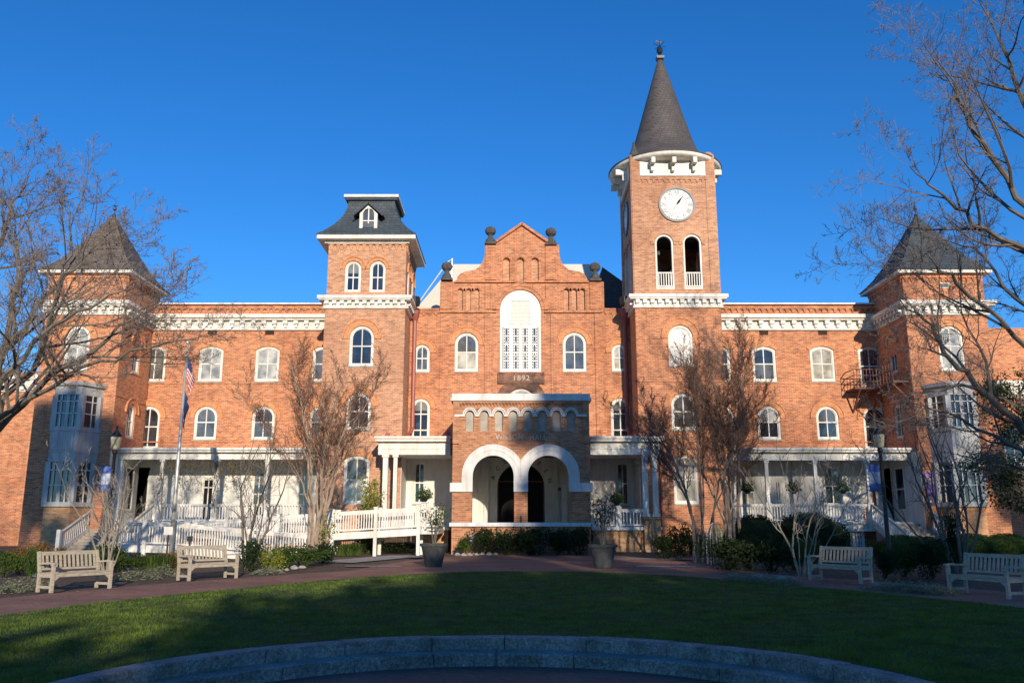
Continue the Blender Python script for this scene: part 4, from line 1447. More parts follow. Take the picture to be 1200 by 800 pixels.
for k, (X0, X1, z0, z1) in enumerate(arcs):
    r = (X1 - X0) / 2
    c = (X0 + X1) / 2
    zs = z1 - r
    ro = r + 0.50
    # clip the two rings where they meet at the middle
    amax = math.acos((midx - c) / ro) if k == 0 else PI - math.acos((c - midx) / ro)
    for (ra, rb, d) in ((r - 0.02, r + 0.22, 0.06), (r + 0.221, r + 0.42, 0.09), (r + 0.421, ro, 0.11)):
        n = 30
        vs = []
        for i in range(n + 1):
            a = PI * i / n
            for rr in (ra, rb):
                x = c + rr * math.cos(a)
                x = min(x, midx - 0.002) if k == 0 else max(x, midx + 0.002)
                for dd in (-0.3 if ra < r else 0.002, d):
                    vs.append(fA.p(x, zs + rr * math.sin(a), dd))
        fs = []
        for i in range(n):
            p, j = i * 4, i * 4 + 4
            fs += [(p + 1, p + 3, j + 3, j + 1), (p, p + 1, j + 1, j), (p + 2, p + 3, j + 3, j + 2)]
        tm.add(vs, fs)
    # legs of the surround down to the impost
    if k == 0:
        fbox(tm, fA, c - ro, X0 + 0.02, zimp1 + 0.003, zs - 0.003, -0.3, 0.09)
        fbox(tm, fA, AX0 - 0.1, X0 + 0.02, zimp0, zimp1, -0.3, 0.12)
        fbox(tm, fA, AX0 - 0.04, c - ro, zimp0 + 0.0, zimp0 + 0.1, -0.2, 0.15)
        fbox(tm, fA, X1 - 0.02, arcs[1][0] + 0.02, zimp0, zs - 0.003, -0.3, 0.10)
    else:
        fbox(tm, fA, X1 - 0.02, c + ro, zimp1 + 0.003, zs - 0.003, -0.3, 0.09)
        fbox(tm, fA, X1 - 0.02, AX1 + 0.1, zimp0, zimp1, -0.3, 0.12)
tm.build('arch_surround', M['stone_trim'], hall)
cm = MB()
zt1 = AA(600, 461.5)[1]
cm.box(AX0 - 0.12, AX1 + 0.12, YA - 0.2, YC - 0.01, ztop + 0.003, ztop + 0.13)
cm.box(AX0 - 0.06, AX1 + 0.06, YA - 0.14, YC - 0.01, ztop + 0.133, zt1)
cm.build('cornice', M['stone_trim'], hall)
cm = MB()
zs0 = AA(600, 616.5)[1]
cm.box(AX0 - 0.1, AX1 + 0.1, YA - 0.15, YC - 0.02, zs0, zfl)
cm.build('sill_band', M['sill_paint'], hall)
pj = MB()
for px in (545, 612.5, 676):
    pass
for word, wpx_ in (('WILSON', 597), ('HALL', 630.5)):
    place_text('name_lettering', word, 0.40, (at(wpx_, 512, YA)[0], YA - 0.03, AA(600, 512.5)[1]), M['letter'], hall, extr=0.03, spacing=1.04, sx=0.86)
pp = MB()
pp.chain([(at(610.6, 600, YA)[0], YA - 0.08, zfl + 0.3), (at(610.6, 600, YA)[0], YA - 0.08, 0.6)], [0.04, 0.04], 6, True)
pp.build('standpipe', M['black_metal'], hall)
vt = MB()
x_, z_ = AA(553, 630)
vt.box(x_ - 0.1, x_ + 0.1, YA - 0.03, YA - 0.003, z_ - 0.25, z_ + 0.25)
vt.build('vent', M['concrete'], hall)
# white-painted interior of the entrance and porches (central wall, ground storey)
wm = MB()
dcx = at(610.5, 580, YC)[0]
zdt = at(600, 543, YC)[1]
dh = [loop(dcx - 1.30, dcx + 1.30, zfl + 0.02, zdt, 'round', 20)]
wn_ = []
for (a, b, y0, y1) in ((484.5, 498.5, 541, 590), (722.5, 737.5, 541, 592)):
    X0, X1, z0, z1 = wpx(a, b, y0, y1, YC - 0.30)
    dh.append(window(hall, front(YC - 0.30), X0, X1, z0, z1, 'seg', 'glass', fw=0.07, rail=0.5, hood=False))
zpw = 5.2
strip_sheet(wm, front(YC - 0.30), PLX1 + 0.01, TX0 - 0.01, 0.6, zpw, dh, 0.25)
wm.box(PLX1 + 0.003, PLX1 + 0.03, YP - 0.02, YC - 0.05, 0.6, zpw)
wm.box(TX0 - 0.03, TX0 - 0.003, YP - 0.02, YC - 0.05, 0.6, zpw)
wm.box(AX0 + 0.403, AX0 + 0.43, YA + 0.46, YC - 0.05, zfl, zimp1 + 2.4)
wm.box(AX1 - 0.43, AX1 - 0.403, YA + 0.46, YC - 0.05, zfl, zimp1 + 2.4)
wm.box(AX0 + 0.44, AX1 - 0.44, YA + 0.46, YC - 0.05, zimp1 + 2.41, zimp1 + 2.5)
for s_ in (-1, 1):
    wm.box(dcx + s_ * 1.9 - 0.12, dcx + s_ * 1.9 + 0.12, YC - 0.42, YC - 0.303, zfl, 4.9)
wm.build('painted_wall', M['white_wall'], hall)
dm = MB()
dm.quad(*[front(YC - 0.30).p(u, w, -0.2) for u, w in loop(dcx - 1.32, dcx + 1.32, zfl, zdt + 0.02, 'round', 20)])
do_ = dm.build('door', M['door'], hall)
dm = MB()
f_ = front(YC - 0.12)
fbox(dm, f_, dcx - 1.3, dcx + 1.3, zfl + 2.2, zfl + 2.27, 0.01, 0.06)
for x_ in (dcx - 1.25, dcx - 0.02, dcx + 1.25):
    fbox(dm, f_, x_ - 0.04, x_ + 0.04, zfl, zfl + 2.2, 0.01, 0.05)
dm.build('door_frame', M['rust'], do_)
for i, ch in enumerate('ACO'):
    a = PI * (0.90 - 0.115 * i)
    rr = 1.62
    zc_ = zdt - 1.30
    place_text('arch_lettering', ch, 0.34, (dcx + rr * math.cos(a), YC - 0.32, zc_ + rr * math.sin(a)), M['ink'], hall, spin=a - PI / 2, extr=0.01)
for i, ch in enumerate('SEEN'):
    a = PI * (0.40 - 0.11 * i)
    place_text('arch_lettering', ch, 0.34, (dcx + 1.62 * math.cos(a), YC - 0.32, zdt - 1.30 + 1.62 * math.sin(a)), M['ink'], hall, spin=a - PI / 2, extr=0.01)
pq = MB()
for (px, py, w, h_) in ((654.5, 573, 0.38, 0.16), (702, 587, 0.26, 0.14)):
    X, z = at(px, py, YC - 0.05)
    pq.box(X - w / 2, X + w / 2, YC - 0.34, YC - 0.305, z - h_ / 2, z + h_ / 2)
pq.build('wall_plaque', M['rust'], hall)
# porch furniture glimpsed inside: pale box and posts
pb = MB()
for (a, b, y0, y1) in ((652.5, 654.3, 568, 612), (658, 664, 568, 605)):
    X0, X1, z0, z1 = wpx(a, b, y0, y1, 46.0)
    pb.box(X0, X1, 46.0, 46.25, zfl, z1)
pb.build('inner_post', M['white'], hall)

# ---- central porches
YO = 43.5
def cporch(px0, px1, pc0, pc1, cols, side):
    zE0, zE1, zE2 = Z(532.5, YO), Z(517.5, YO), Z(511.5, YO)
    X0, X1 = at(px0, 520, YO)[0], at(px1, 520, YO)[0]
    C0, C1 = at(pc0, 514, YO - 0.25)[0], at(pc1, 514, YO - 0.25)[0]
    m_ = MB()
    m_.box(X0, X1, YO, YC - 0.06 if False else YP - 0.01, zE0, zE1 - 0.003)
    inner0, inner1 = (max(X0, PLX1 + 0.04), X1) if side == 'L' else (X0, min(X1, TX0 - 0.04))
    m_.box(inner0, inner1, YP - 0.01, YC - 0.05, zE0 + 0.1, zE1 - 0.003)
    m_.box(C0, C1, YO - 0.28, YP - 0.012, zE1, zE2 - 0.12)
    m_.box(C0 - 0.05, C1 + 0.05, YO - 0.36, YP - 0.011, zE2 - 0.117, zE2)
    m_.box(inner0, inner1, YP - 0.012, YC - 0.05, zE1, zE2)
    for k in range(2):
        m_.box(X0 - 0.02 * (k + 1), X1 + 0.02 * (k + 1), YO - 0.03 * (k + 1), YO - 0.003 - 0.03 * k, zE0 + 0.28 + 0.32 * k, zE0 + 0.33 + 0.32 * k)
    po = m_.build('porch', M['white'], hall)
    zf = Z(617, YO)
    fl = MB()
    fl.box(X0, X1, YO - 0.05, YC - 0.1 if False else YP - 0.01, zf - 0.16, zf)
    fl.box(inner0, inner1, YP - 0.009, YC - 0.06, zf - 0.16, zf)
    fl.build('porch_floor', M['sill_paint'], po)
    bs = MB()
    bs.box(X0 + 0.05, X1 - 0.05, YO + 0.15, YP - 0.012, BZ, zf - 0.163)
    bs.build('porch_base', M['brick_tan'], po)
    for (a, b, zz) in cols:
        xa, xb = at(a, 560, YO)[0], at(b, 560, YO)[0]
        c, w = (xa + xb) / 2, (xb - xa) / 2
        cm_ = MB()
        cm_.box(c - w, c + w, YO + 0.05, YO + 0.05 + 2 * w, zz + 0.14, zE0 - 0.13)
        cm_.box(c - w - 0.05, c + w + 0.05, YO, YO + 2 * w + 0.1, zz, zz + 0.137)
        cm_.box(c - w - 0.05, c + w + 0.05, YO, YO + 2 * w + 0.1, zE0 - 0.127, zE0 - 0.002)
        cm_.build('column', M['white'], po)
    return po, zf, zE0
poL, zfL, _ = cporch(443.5, 527.5, 440, 527.5, [(448, 454, 1.3), (460.5, 465, 1.3)], 'L')
zpier = Z(605, YO)
poR, zfR, zE0R = cporch(691.5, 772.5, 691.5, 779, [(753, 759.5, zpier), (765, 771, zpier)], 'R')
pr = MB()
xa, xb = at(755, 620, YO)[0], at(774.5, 620, YO)[0]
pr.box(xa, xb, YO - 0.08, YO + 0.8, BZ, zpier - 0.12)
pr.box(xa - 0.04, xb + 0.04, YO - 0.12, YO + 0.84, zpier - 0.117, zpier - 0.002)
pr.build('pier', M['brick_tan'], poR)
rl = MB()
railing(rl, (at(692, 610, YO)[0], YO + 0.1, zfR), (xa, YO + 0.1, zfR), Z(597, YO) - zfR, 0.16, 0.055)
X = at(725, 600, YO)[0]
rl.box(X - 0.14, X + 0.14, YO - 0.04, YO + 0.24, zfR, Z(592, YO))
rl.build('railing', M['white'], poR)
# painted return strip, pale drainpipe at right of the right porch
dp = MB()
X = at(774, 560, YP)[0]
dp.chain([(X, YP - 0.1, Z(525, YP)), (X, YP - 0.1, 0.3)], [0.05, 0.05], 6)
dp.build('downspout', M['gutter'], hall)

# ---- wing porches
YV = 47.0
def wporch(side):
    s_ = 1 if side == 'R' else -1
    if side == 'L':
        X0, X1 = EL1 + 0.02, PLX0 + 0.3
        posts = [187.5, 252, 311]
        x_in = X1
        endx = at(139, 535, YV)[0]
    else:
        X0, X1 = TX1 - 0.3, ER0 - 0.02
        posts = [900, 957.5, 1019]
        endx = at(1075, 535, YV)[0]
    zE0, zE1, zE2 = Z(539, YV), Z(530, YV), Z(525, YV)
    if side == 'L': zE0 = Z(538, YV)
    xe0, xe1 = (endx, X1) if side == 'L' else (X0, endx)
    m_ = MB()
    m_.box(xe0, xe1, YV, YV + 0.3, zE0, zE1 - 0.003)
    m_.box(xe0 - 0.15, xe1 + 0.15, YV - 0.3, YV + 0.5, zE1, zE1 + 0.10)
    m_.box(xe0 - 0.2, xe1 + 0.2, YV - 0.42, YV + 0.5, zE1 + 0.103, zE2)
    m_.box(X0, X1, YV + 0.5, YW - 0.04, zE1 + 0.15, zE2 - 0.002)
    po = m_.build('porch', M['white'], hall)
    zf = Z(611, YV)
    f_ = MB()
    f_.box(X0, X1, YV, YW - 0.05, zf - 0.12, zf)
    f_.build('porch_floor', M['sill_paint'], po)
    b_ = MB()
    b_.box(X0, X1 if side == 'L' else at(1019, 600, YV)[0], YV + 0.12, YV + 0.3, zf - 0.5, zf - 0.123)
    b_.build('fascia', M['white'], po)
    b_ = MB()
    b_.box(X0, X1, YV + 0.9, YV + 1.1, BZ, zf - 0.5)
    b_.build('porch_base', M['brick'], po)
    for px in posts:
        X = at(px, 570, YV)[0]
        c = MB()
        c.box(X - 0.09, X + 0.09, YV + 0.05, YV + 0.23, zf, zE0)
        c.box(X - 0.13, X + 0.13, YV + 0.01, YV + 0.27, zE0 - 0.13, zE0 - 0.002)
        c.box(X - 0.15, X + 0.15, YV - 0.01, YV + 0.29, zf - 0.5, zf + 1.0)
        c.build('column', M['white'], po)
    X = endx + (0.1 if side == 'L' else -0.1)
    c = MB()
    c.box(X - 0.12, X + 0.12, YV + 0.05, YV + 0.29, zf, zE0)
    c.build('column', M['white'], po)
    # painted wall behind
    w_ = MB()
    fr = front(YW - 0.28)
    hs = []
    if side == 'L':
        specs = [(237, 252, 560, 611, 'door'), (296, 312, 552, 606, 'glass'), (349, 365, 552, 606, 'glass_mid'), (150, 176, 548, 611, 'door')]
    else:
        specs = [(963.5, 985, 547, 592, 'glass'), (907, 916, 563, 611, 'glass_mid'), (1024, 1049, 549, 611, 'door'), (866, 884, 553, 600, 'glass_blind')]
    for (a, b, y0, y1, g_) in specs:
        A0, A1, z0, z1 = wpx(a, b, y0, y1, YW)
        z0 = max(z0, zf + 0.02)
        hs.append(window(po, fr, A0, A1, z0, z1, 'flat', g_, fw=0.08, hood=False, sill=False, fmat='white', rails=[0.5] if g_ != 'door' else [0.78]))
    strip_sheet(w_, fr, X0, X1, zf - 0.1, zE2 + 0.02, hs, 0.2)
    # vertical battens
    for i in range(14):
        X = X0 + (X1 - X0) * (i + 0.5) / 14
        if any(a0[0][0] - 0.2 < X < a0[1][0] + 0.2 for a0 in hs): continue
        w_.box(X - 0.05, X + 0.05, YW - 0.32, YW - 0.282, zf, zE1)
    # painted end wall on the tower side
    xx = EL1 if side == 'L' else ER0
    w_.box(min(xx, xx - s_ * 0.03) + (0.003 if side == 'L' else -0.003), max(xx, xx - s_ * 0.03) + (0.003 if side == 'L' else -0.003), YE + 0.02, YW - 0.06, zf - 1.2, zE1)
    w_.build('painted_wall', M['white_wall'], po)
    ew = MB()
    frs = sideL(ER0 - 0.035) if side == 'R' else sideR(EL1 + 0.035)
    ew.quad(frs.p(48.0, zf + 0.7, 0.01), frs.p(49.0, zf + 0.7, 0.01), frs.p(49.0, zf + 2.9, 0.01), frs.p(48.0, zf + 2.9, 0.01))
    eo = ew.build('pane', M['glass'], po)
    ew = MB()
    ring(ew, frs, loop(48.0, 49.0, zf + 0.7, zf + 2.9, 'flat'), loop(47.9, 49.1, zf + 0.6, zf + 3.0, 'flat'), 0.0, 0.06)
    fbox(ew, frs, 48.0, 49.0, zf + 1.75, zf + 1.82, 0.01, 0.05)
    ew.build('window', M['white'], po)
    # railings between posts
    rl = MB()
    hgt = Z(591, YV) - zf
    if side == 'L':
        xs = [at(187.5, 570, YV)[0], at(252, 570, YV)[0], at(311, 570, YV)[0], X1]
    else:
        xs = [X0, at(900, 570, YV)[0], at(957.5, 570, YV)[0], at(1019, 570, YV)[0]]
    for i in range(len(xs) - 1):
        railing(rl, (xs[i] + 0.15, YV + 0.14, zf), (xs[i + 1] - 0.15, YV + 0.14, zf), hgt, 0.15, 0.05)
    rl.build('railing', M['white'], po)
    # stairs
    st = MB()
    sx0, sx1 = (at(1022, 600, YV)[0] + 0.1, at(1081, 600, YV)[0] - 0.1) if side == 'R' else (at(116, 600, YV)[0] + 0.1, at(180, 600, YV)[0] - 0.1)
    nst = 10
    run, rise = 3.7 / nst, (zf - 0.25) / nst
    for i in range(nst):
        z1_ = zf - rise * i - 0.001 * 0
        y1_ = YV - run * i
        st.box(sx0, sx1, y1_ - run, y1_ - 0.002, 0.0, z1_ - rise)
        st.box(sx0 - 0.02, sx1 + 0.02, y1_ - run - 0.04, y1_ - 0.003, z1_ - rise + 0.002, z1_ - rise + 0.04)
    st.build('stairs', M['step'], po)
    for X in (sx0 - 0.08, sx1 + 0.08):
        sr = MB()
        a = Vector((X, YV, zf)); b = Vector((X, YV - 3.9, 0.25))
        railing(sr, a, b, 0.92, 0.2, 0.05)
        sr.box(X - 0.09, X + 0.09, YV - 4.05, YV - 3.87, 0.2, 1.35)
        sr.bar(a - Vector((0, 0, 0.12)), b - Vector((0, 0, 0.12)), 0.08, 0.28)
        sr.build('stair_railing', M['white'], po)
    # lattice French windows below the porch
    if side == 'R':
        A0, A1, z0, z1 = wpx(983, 1015.5, 620, 645, YV)
        lt = MB()
        frl = front(YV + 0.5)
        for i in range(10):
            c = A0 + (A1 - A0) * i / 9
            w2_ = 0.07 if i % 3 == 0 else 0.025
            fbox(lt, frl, c - w2_, c + w2_, z0, z1, 0, 0.06)
        for i in range(5):
            z_ = z0 + (z1 - z0) * i / 4
            fbox(lt, frl, A0 - .1, A1 + .1, z_ - 0.03, z_ + 0.03, 0.002, 0.055)
        lt.build('lattice_window', M['white'], po)
        lt = MB()
        lt.box(A0 - 0.1, A1 + 0.1, YV + 0.56, YV + 0.6, z0, z1)
        lt.build('pane', M['glass_blind'], po)
    return po, zf
wpL, zfWL = wporch('L')
wpR, zfWR = wporch('R')

# ---- fire-escape balcony in the right corner
bm_ = MB()
zb_ = Z(453, 48.5)
x0, x1 = at(1003, 450, 48.5)[0], ER0 - 0.02
bm_.box(x0, x1, YW - 1.35, YW - 0.05, zb_ - 0.1, zb_)
for k in range(3):
    z_ = zb_ + 0.35 * (k + 1)
    bm_.bar((x0, YW - 1.3, z_), (x1, YW - 1.3, z_), 0.04, 0.04)
    bm_.bar((x0, YW - 1.3, z_), (x0, YW - 0.05, z_), 0.04, 0.04)
for i in range(12):
    x_ = x0 + (x1 - x0) * i / 11
    bm_.bar((x_, YW - 1.3, zb_), (x_, YW - 1.3, zb_ + 1.05), 0.03, 0.03)
for x_ in (x0 + 0.3, x1 - 0.6):
    bm_.bar((x_, YW - 1.3, zb_ - 0.1), (x_, YW - 0.02, zb_ - 1.3), 0.08, 0.08)
# upper landing on the tower side
bm_.box(ER0 - 0.9, ER0 - 0.04, YE + 0.3, YW - 1.36, zb_ - 0.1, zb_)
bm_.bar((ER0 - 0.9, YE + 0.3, zb_ + 1.05), (ER0 - 0.9, YW - 1.3, zb_ + 1.05), 0.04, 0.04)
bm_.bar((ER0 - 0.9, YE + 0.3, zb_ + 0.6), (ER0 - 0.9, YW - 1.3, zb_ + 0.6), 0.04, 0.04)
for i in range(6):
    y_ = YE + 0.3 + (YW - 1.3 - YE - 0.3) * i / 6
    bm_.bar((ER0 - 0.9, y_, zb_), (ER0 - 0.9, y_, zb_ + 1.05), 0.03, 0.03)
bm_.bar((ER0 - 0.9, YE + 0.5, zb_ - 0.1), (ER0 - 0.02, YE + 0.5, zb_ - 1.0), 0.07, 0.07)
bm_.build('balcony', M['rust'], hall)

# ================================================================== annexes at the frame edges
def annex(name, x0, x1, Y, ztop_, zc0, zc1, wins, label):
    a = empty(name, ((x0 + x1) / 2, Y, 0.3), label, 'building')
    m_ = MB()
    f_ = front(Y)
    hs = []
    for (X0, X1, z0, z1, g_) in wins:
        hs.append(window(a, f_, X0, X1, z0, z1, 'round', g_, wallmb=m_))
    sheet(m_, f_, [(x0, BZ), (x1, BZ), (x1, ztop_), (x0, ztop_)], hs, 0.2)
    for X in (x0, x1):
        m_.quad((X, Y, BZ), (X, Y + 12, BZ), (X, Y + 12, ztop_), (X, Y, ztop_))
    m_.quad((x0, Y, ztop_), (x1, Y, ztop_), (x1, Y + 12, ztop_), (x0, Y + 12, ztop_))
    m_.build('wall', M['brick'], a)
    c_ = MB()
    c_.box(x0, x1, Y - 0.4, Y - 0.003, zc1 - 0.3, zc1)
    c_.box(x0, x1, Y - 0.1, Y - 0.004, zc0, zc1 - 0.303)
    for i in range(int((x1 - x0) / 0.6)):
        c = x0 + 0.3 + i * 0.6
        c_.box(c - 0.12, c + 0.12, Y - 0.28, Y - 0.103, zc0 + 0.1, zc1 - 0.306)
    c_.build('cornice', M['white'], a)
    return a
annex('side_building', -44, EL0 - 0.1, 55, Z(436, 55), Z(459, 55), Z(440, 55), [(at(-2, 0, 55)[0] - 0.6 + d, at(-2, 0, 55)[0] + 0.7 + d, Z(b, 55), Z(t, 55), 'glass_blind') for d in (0.6, -3.4, -7.4) for (t, b) in ((477, 500), (508, 545))],
      'lower brick building with a white cornice beyond the left tower, cut by the frame')
annex('side_building', ER1 + 0.1, 44, 51.5, Z(384, 51.5), Z(466, 51.5), Z(447, 51.5), [(x, x + 1.3, Z(545, 51.5), Z(500, 51.5), 'glass') for x in (29.5, 33.5, 37.5)],
      'brick building with a low white band beyond the right tower, cut by the frame')

# ================================================================== WHEELCHAIR RAMP
YR1, YR2 = 39.4, 37.2
ramp_o = empty('wheelchair_ramp', (-12, 38.5, 0.25), 'long white wooden wheelchair ramp with picket rails, doubling back in front of the left porch', 'ramp')
def ramp_run(xa, za, xb, zb, y0, y1, name):
    d = MB()
    d.add([(xa, y0, za), (xb, y0, zb), (xb, y1, zb), (xa, y1, za), (xa, y0, za - 0.08), (xb, y0, zb - 0.08), (xb, y1, zb - 0.08), (xa, y1, za - 0.08)],
          [(0, 1, 2, 3), (7, 6, 5, 4), (0, 4, 5, 1), (1, 5, 6, 2), (2, 6, 7, 3), (3, 7, 4, 0)])
    d.build('deck', M['sill_paint'], ramp_o)
    for y in (y0 - 0.06, y1 + 0.06):
        r = MB()
        railing(r, (xa, y, za), (xb, y, zb), 0.90, 0.115, 0.045, 0.10, 0.30)
        r.build('railing', M['white'], ramp_o)
    n = max(2, int(abs(xb - xa) / 2.3))
    for y in (y0 - 0.10, y1 + 0.06):
        for i in range(n + 1):
            t = i / n
            x = xa + (xb - xa) * t
            z = za + (zb - za) * t
            r = MB()
            r.box(x - 0.075, x + 0.075, y - 0.075, y + 0.075, 0.1, z + 1.0)
            r.box(x - 0.10, x + 0.10, y - 0.10, y + 0.10, z + 1.002, z + 1.05)
            r.build('post', M['white'], ramp_o)
xr = at(516, 600, 41.5)[0]
x490 = at(491, 600, YR1)[0]; x391 = at(391, 600, YR1)[0]; x212 = at(206, 612, YR1)[0]
z490 = Z(595, YR1) - 0.9; z391 = Z(600.5, YR1) - 0.9; z212 = Z(614, YR1) - 0.9
ramp_run(x490, z490, x391, z391, YR1, YR1 + 1.2, 'a')
ramp_run(x391 - 0.12, z391 - 0.01, x212, z212, YR1 + 0.02, YR1 + 1.22, 'b')
x139 = at(139, 612, YR2)[0]; x365 = at(368, 636, YR2)[0]
zl = Z(612, YR2) - 0.9
x206 = at(206, 612, YR2)[0]
ramp_run(x139, zl, x206, zl - 0.06, YR2, YR2 + 1.2, 'c')
ramp_run(x206 + 0.1, zl - 0.08, x365, 0.20, YR2 + 0.01, YR2 + 1.21, 'd')
d = MB()
d.box(x139, x212, YR2 + 1.35, YR1 + 1.2, zl - 0.09, zl - 0.01)
d.box(x490, xr, YR1 + 0.1, YO - 0.06, z490 - 0.09, z490 - 0.01)
d.build('deck', M['sill_paint'], ramp_o)
r = MB()
railing(r, (x490, YR1 - 0.04, z490), (xr, YR1 + 0.5, z490), 0.95, 0.12, 0.045, 0.1, 0.25)
railing(r, (xr, YR1 + 0.5, z490), (xr, YO - 0.1, z490), 0.95, 0.12, 0.045, 0.1, 0.25)
r.build('railing', M['white'], ramp_o)

# ================================================================== BENCHES
def make_bench():
    root = empty('garden_bench')
    W, D = 1.62, 0.56
    hw = W / 2
    for s_ in (-1, 1):
        b = MB(); b.bar((s_ * (hw - 0.03), 0.25, 0), (s_ * (hw - 0.03), 0.25, 0.45), 0.06, 0.07, (0, 1, 0)); b.bar((s_ * (hw - 0.03), 0.25, 0.45), (s_ * (hw - 0.03), 0.36, 0.93), 0.06, 0.07, (0, 1, 0)); b.build('leg', M['teak'], root)
        b = MB(); b.bar((s_ * (hw - 0.03), -0.25, 0), (s_ * (hw - 0.03), -0.25, 0.64), 0.07, 0.07, (0, 1, 0)); b.build('leg', M['teak'], root)
        b = MB()
        b.bar((s_ * (hw - 0.03), -0.34, 0.655), (s_ * (hw - 0.03), -0.16, 0.672), 0.085, 0.04)
        b.bar((s_ * (hw - 0.03), -0.16, 0.672), (s_ * (hw - 0.03), 0.29, 0.645), 0.085, 0.04)
        b.build('armrest', M['teak'], root)
        b = MB(); b.bar((s_ * (hw - 0.03), -0.22, 0.12), (s_ * (hw - 0.03), 0.22, 0.12), 0.04, 0.06); b.bar((s_ * (hw - 0.03), -0.22, 0.38), (s_ * (hw - 0.03), 0.22, 0.38), 0.04, 0.08); b.build('side_rail', M['teak'], root)
    b = MB()
    for i in range(6):
        y = -0.25 + i * 0.092
        b.box(-hw + 0.0, hw - 0.0, y - 0.037, y + 0.037, 0.425 - 0.004 * i, 0.448 - 0.004 * i) if 0 < i < 5 else b.box(-hw + 0.07, hw - 0.07, y - 0.037, y + 0.037, 0.425, 0.448)
    b.build('seat', M['teak'], root)
    b = MB()
    b.box(-hw + 0.07, hw - 0.07, -0.265, -0.235, 0.345, 0.423)
    b.add([(-hw + 0.07, -0.262, 0.344), (-hw + 0.20, -0.262, 0.344), (-hw + 0.07, -0.262, 0.24), (-hw + 0.07, -0.238, 0.344), (-hw + 0.20, -0.238, 0.344), (-hw + 0.07, -0.238, 0.24)], [(0, 1, 2), (3, 5, 4), (0, 3, 4, 1), (1, 4, 5, 2)])
    b.add([(hw - 0.07, -0.262, 0.344), (hw - 0.20, -0.262, 0.344), (hw - 0.07, -0.262, 0.24), (hw - 0.07, -0.238, 0.344), (hw - 0.20, -0.238, 0.344), (hw - 0.07, -0.238, 0.24)], [(0, 1, 2), (3, 5, 4), (0, 3, 4, 1), (1, 4, 5, 2)])
    b.build('front_rail', M['teak'], root)
    def by(z): return 0.25 + 0.11 * (z - 0.45) / 0.48
    b = MB()
    b.bar((-hw + 0.06, by(0.88), 0.88), (hw - 0.06, by(0.88), 0.88), 0.035, 0.09)
    b.bar((-hw + 0.06, by(0.52), 0.52), (hw - 0.06, by(0.52), 0.52), 0.035, 0.05)
    n = 13
    for i in range(n):
        x = -hw + 0.06 + (W - 0.12) * (i + 0.5) / n
        b.bar((x, by(0.55), 0.55), (x, by(0.835), 0.835), 0.058, 0.018, (0, 1, 0))
    b.build('backrest', M['teak'], root)
    return root
bench = make_bench()
bspec = [((87, 692), 62, 'sunlit weathered teak bench at far left of the brick path'),
         ((243, 679), 55, 'sunlit weathered teak bench in front of the white ramp, second from left'),
         ((985, 682), -55, 'half shaded grey teak bench in front of the dark clipped bushes'),
         ((1157, 699), -70, 'shaded blue grey teak bench at far right of the path')]
for i, (p, a, lab) in enumerate(bspec):
    o = bench if i == 0 else copy_tree(bench)
    x, y = gpt(*p)
    o.location = (x, y, zg(y) + 0.016)
    o.rotation_euler = (0, 0, R(a))
    tag(o, lab, 'bench', 'teak benches along the curved path')
x, y = gpt(70, 690)
cl = MB()
rr = random.Random(4)
cl.chain([(-10.25, 19.5, 0.49), (-10.0, 19.62, 0.51), (-9.8, 19.75, 0.49)], [0.05, 0.08, 0.04], 7, True)

# ================================================================== LAMPS, FLAGPOLE, FLAGS
def make_lamp():
    root = empty('street_lamp')
    b = MB()
    b.lathe([(0.20, 0), (0.20, 0.08), (0.14, 0.2), (0.12, 0.5), (0.085, 0.6), (0.075, 1.4), (0.062, 3.0), (0.055, 3.95), (0.09, 4.0), (0.10, 4.06), (0.07, 4.12)], 0, 0, 12)
    b.build('post', M['black_metal'], root, True)
    b = MB()
    b.lathe([(0.10, 4.12), (0.15, 4.2), (0.18, 4.5), (0.19, 4.60)], 0, 0, 12)
    b.build('lamp_glass', M['lamp_glass'], root, True)
    b = MB()
    b.lathe([(0.205, 4.602), (0.20, 4.66), (0.10, 4.78), (0.05, 4.86), (0.03, 4.98), (0.01, 5.0)], 0, 0, 12)
    b.build('lamp_cap', M['black_metal'], root, True)
    b = MB()
    for z in (3.55, 2.62):
        b.bar((0, 0, z), (-0.50, 0, z), 0.03, 0.03)
    b.build('banner_arm', M['black_metal'], root)
    return root
lamp = make_lamp()
lx = at(1040, 625, 30.5)[0]
lamp.location = (lx, 30.5, zg(30.5))
tag(lamp, 'black lamp post with frosted lantern standing by the right porch stairs', 'street lamp', 'garden lamp posts')
lamp2 = copy_tree(lamp)
lamp2.location = (at(124, 640, 31.5)[0], 31.5, zg(31.5))
tag(lamp2, 'black lamp post with frosted lantern half hidden by twigs at the left tower', 'street lamp', 'garden lamp posts')
for (L_, lab) in ((lamp, 'blue and white cloth banner hanging on the lamp post by the right stairs'), (lamp2, 'blue and white cloth banner hanging on the lamp post by the left tower')):
    x, y, z = L_.location
    s_ = -1
    r_ = empty('banner', (x, y, z + 2.9), lab, 'banner', 'lamp post banners')
    def cloth(z0, z1, mat, nm, d):
        b = MB()
        n = 8
        for i in range(n + 1):
            t = i / n
            xx = x - 0.08 - 0.40 * t
            yy = y + 0.02 * math.sin(t * 7) - d
            b.v += [(xx, yy, z + z0), (xx, yy, z + z1), (xx, yy + 0.012, z + z1), (xx, yy + 0.012, z + z0)]
        for i in range(n):
            k = i * 4
            for j in range(4):
                b.f.append((k + j, k + (j + 1) % 4, k + 4 + (j + 1) % 4, k + 4 + j))
        b.build(nm, M[mat], r_)
    cloth(2.64, 3.53, 'banner_blue', 'cloth', 0)
    cloth(2.88, 3.28, 'banner_pale', 'cloth_print', 0.004)
fpx = at(203, 612, 36.6)[0]
FPY = 36.6
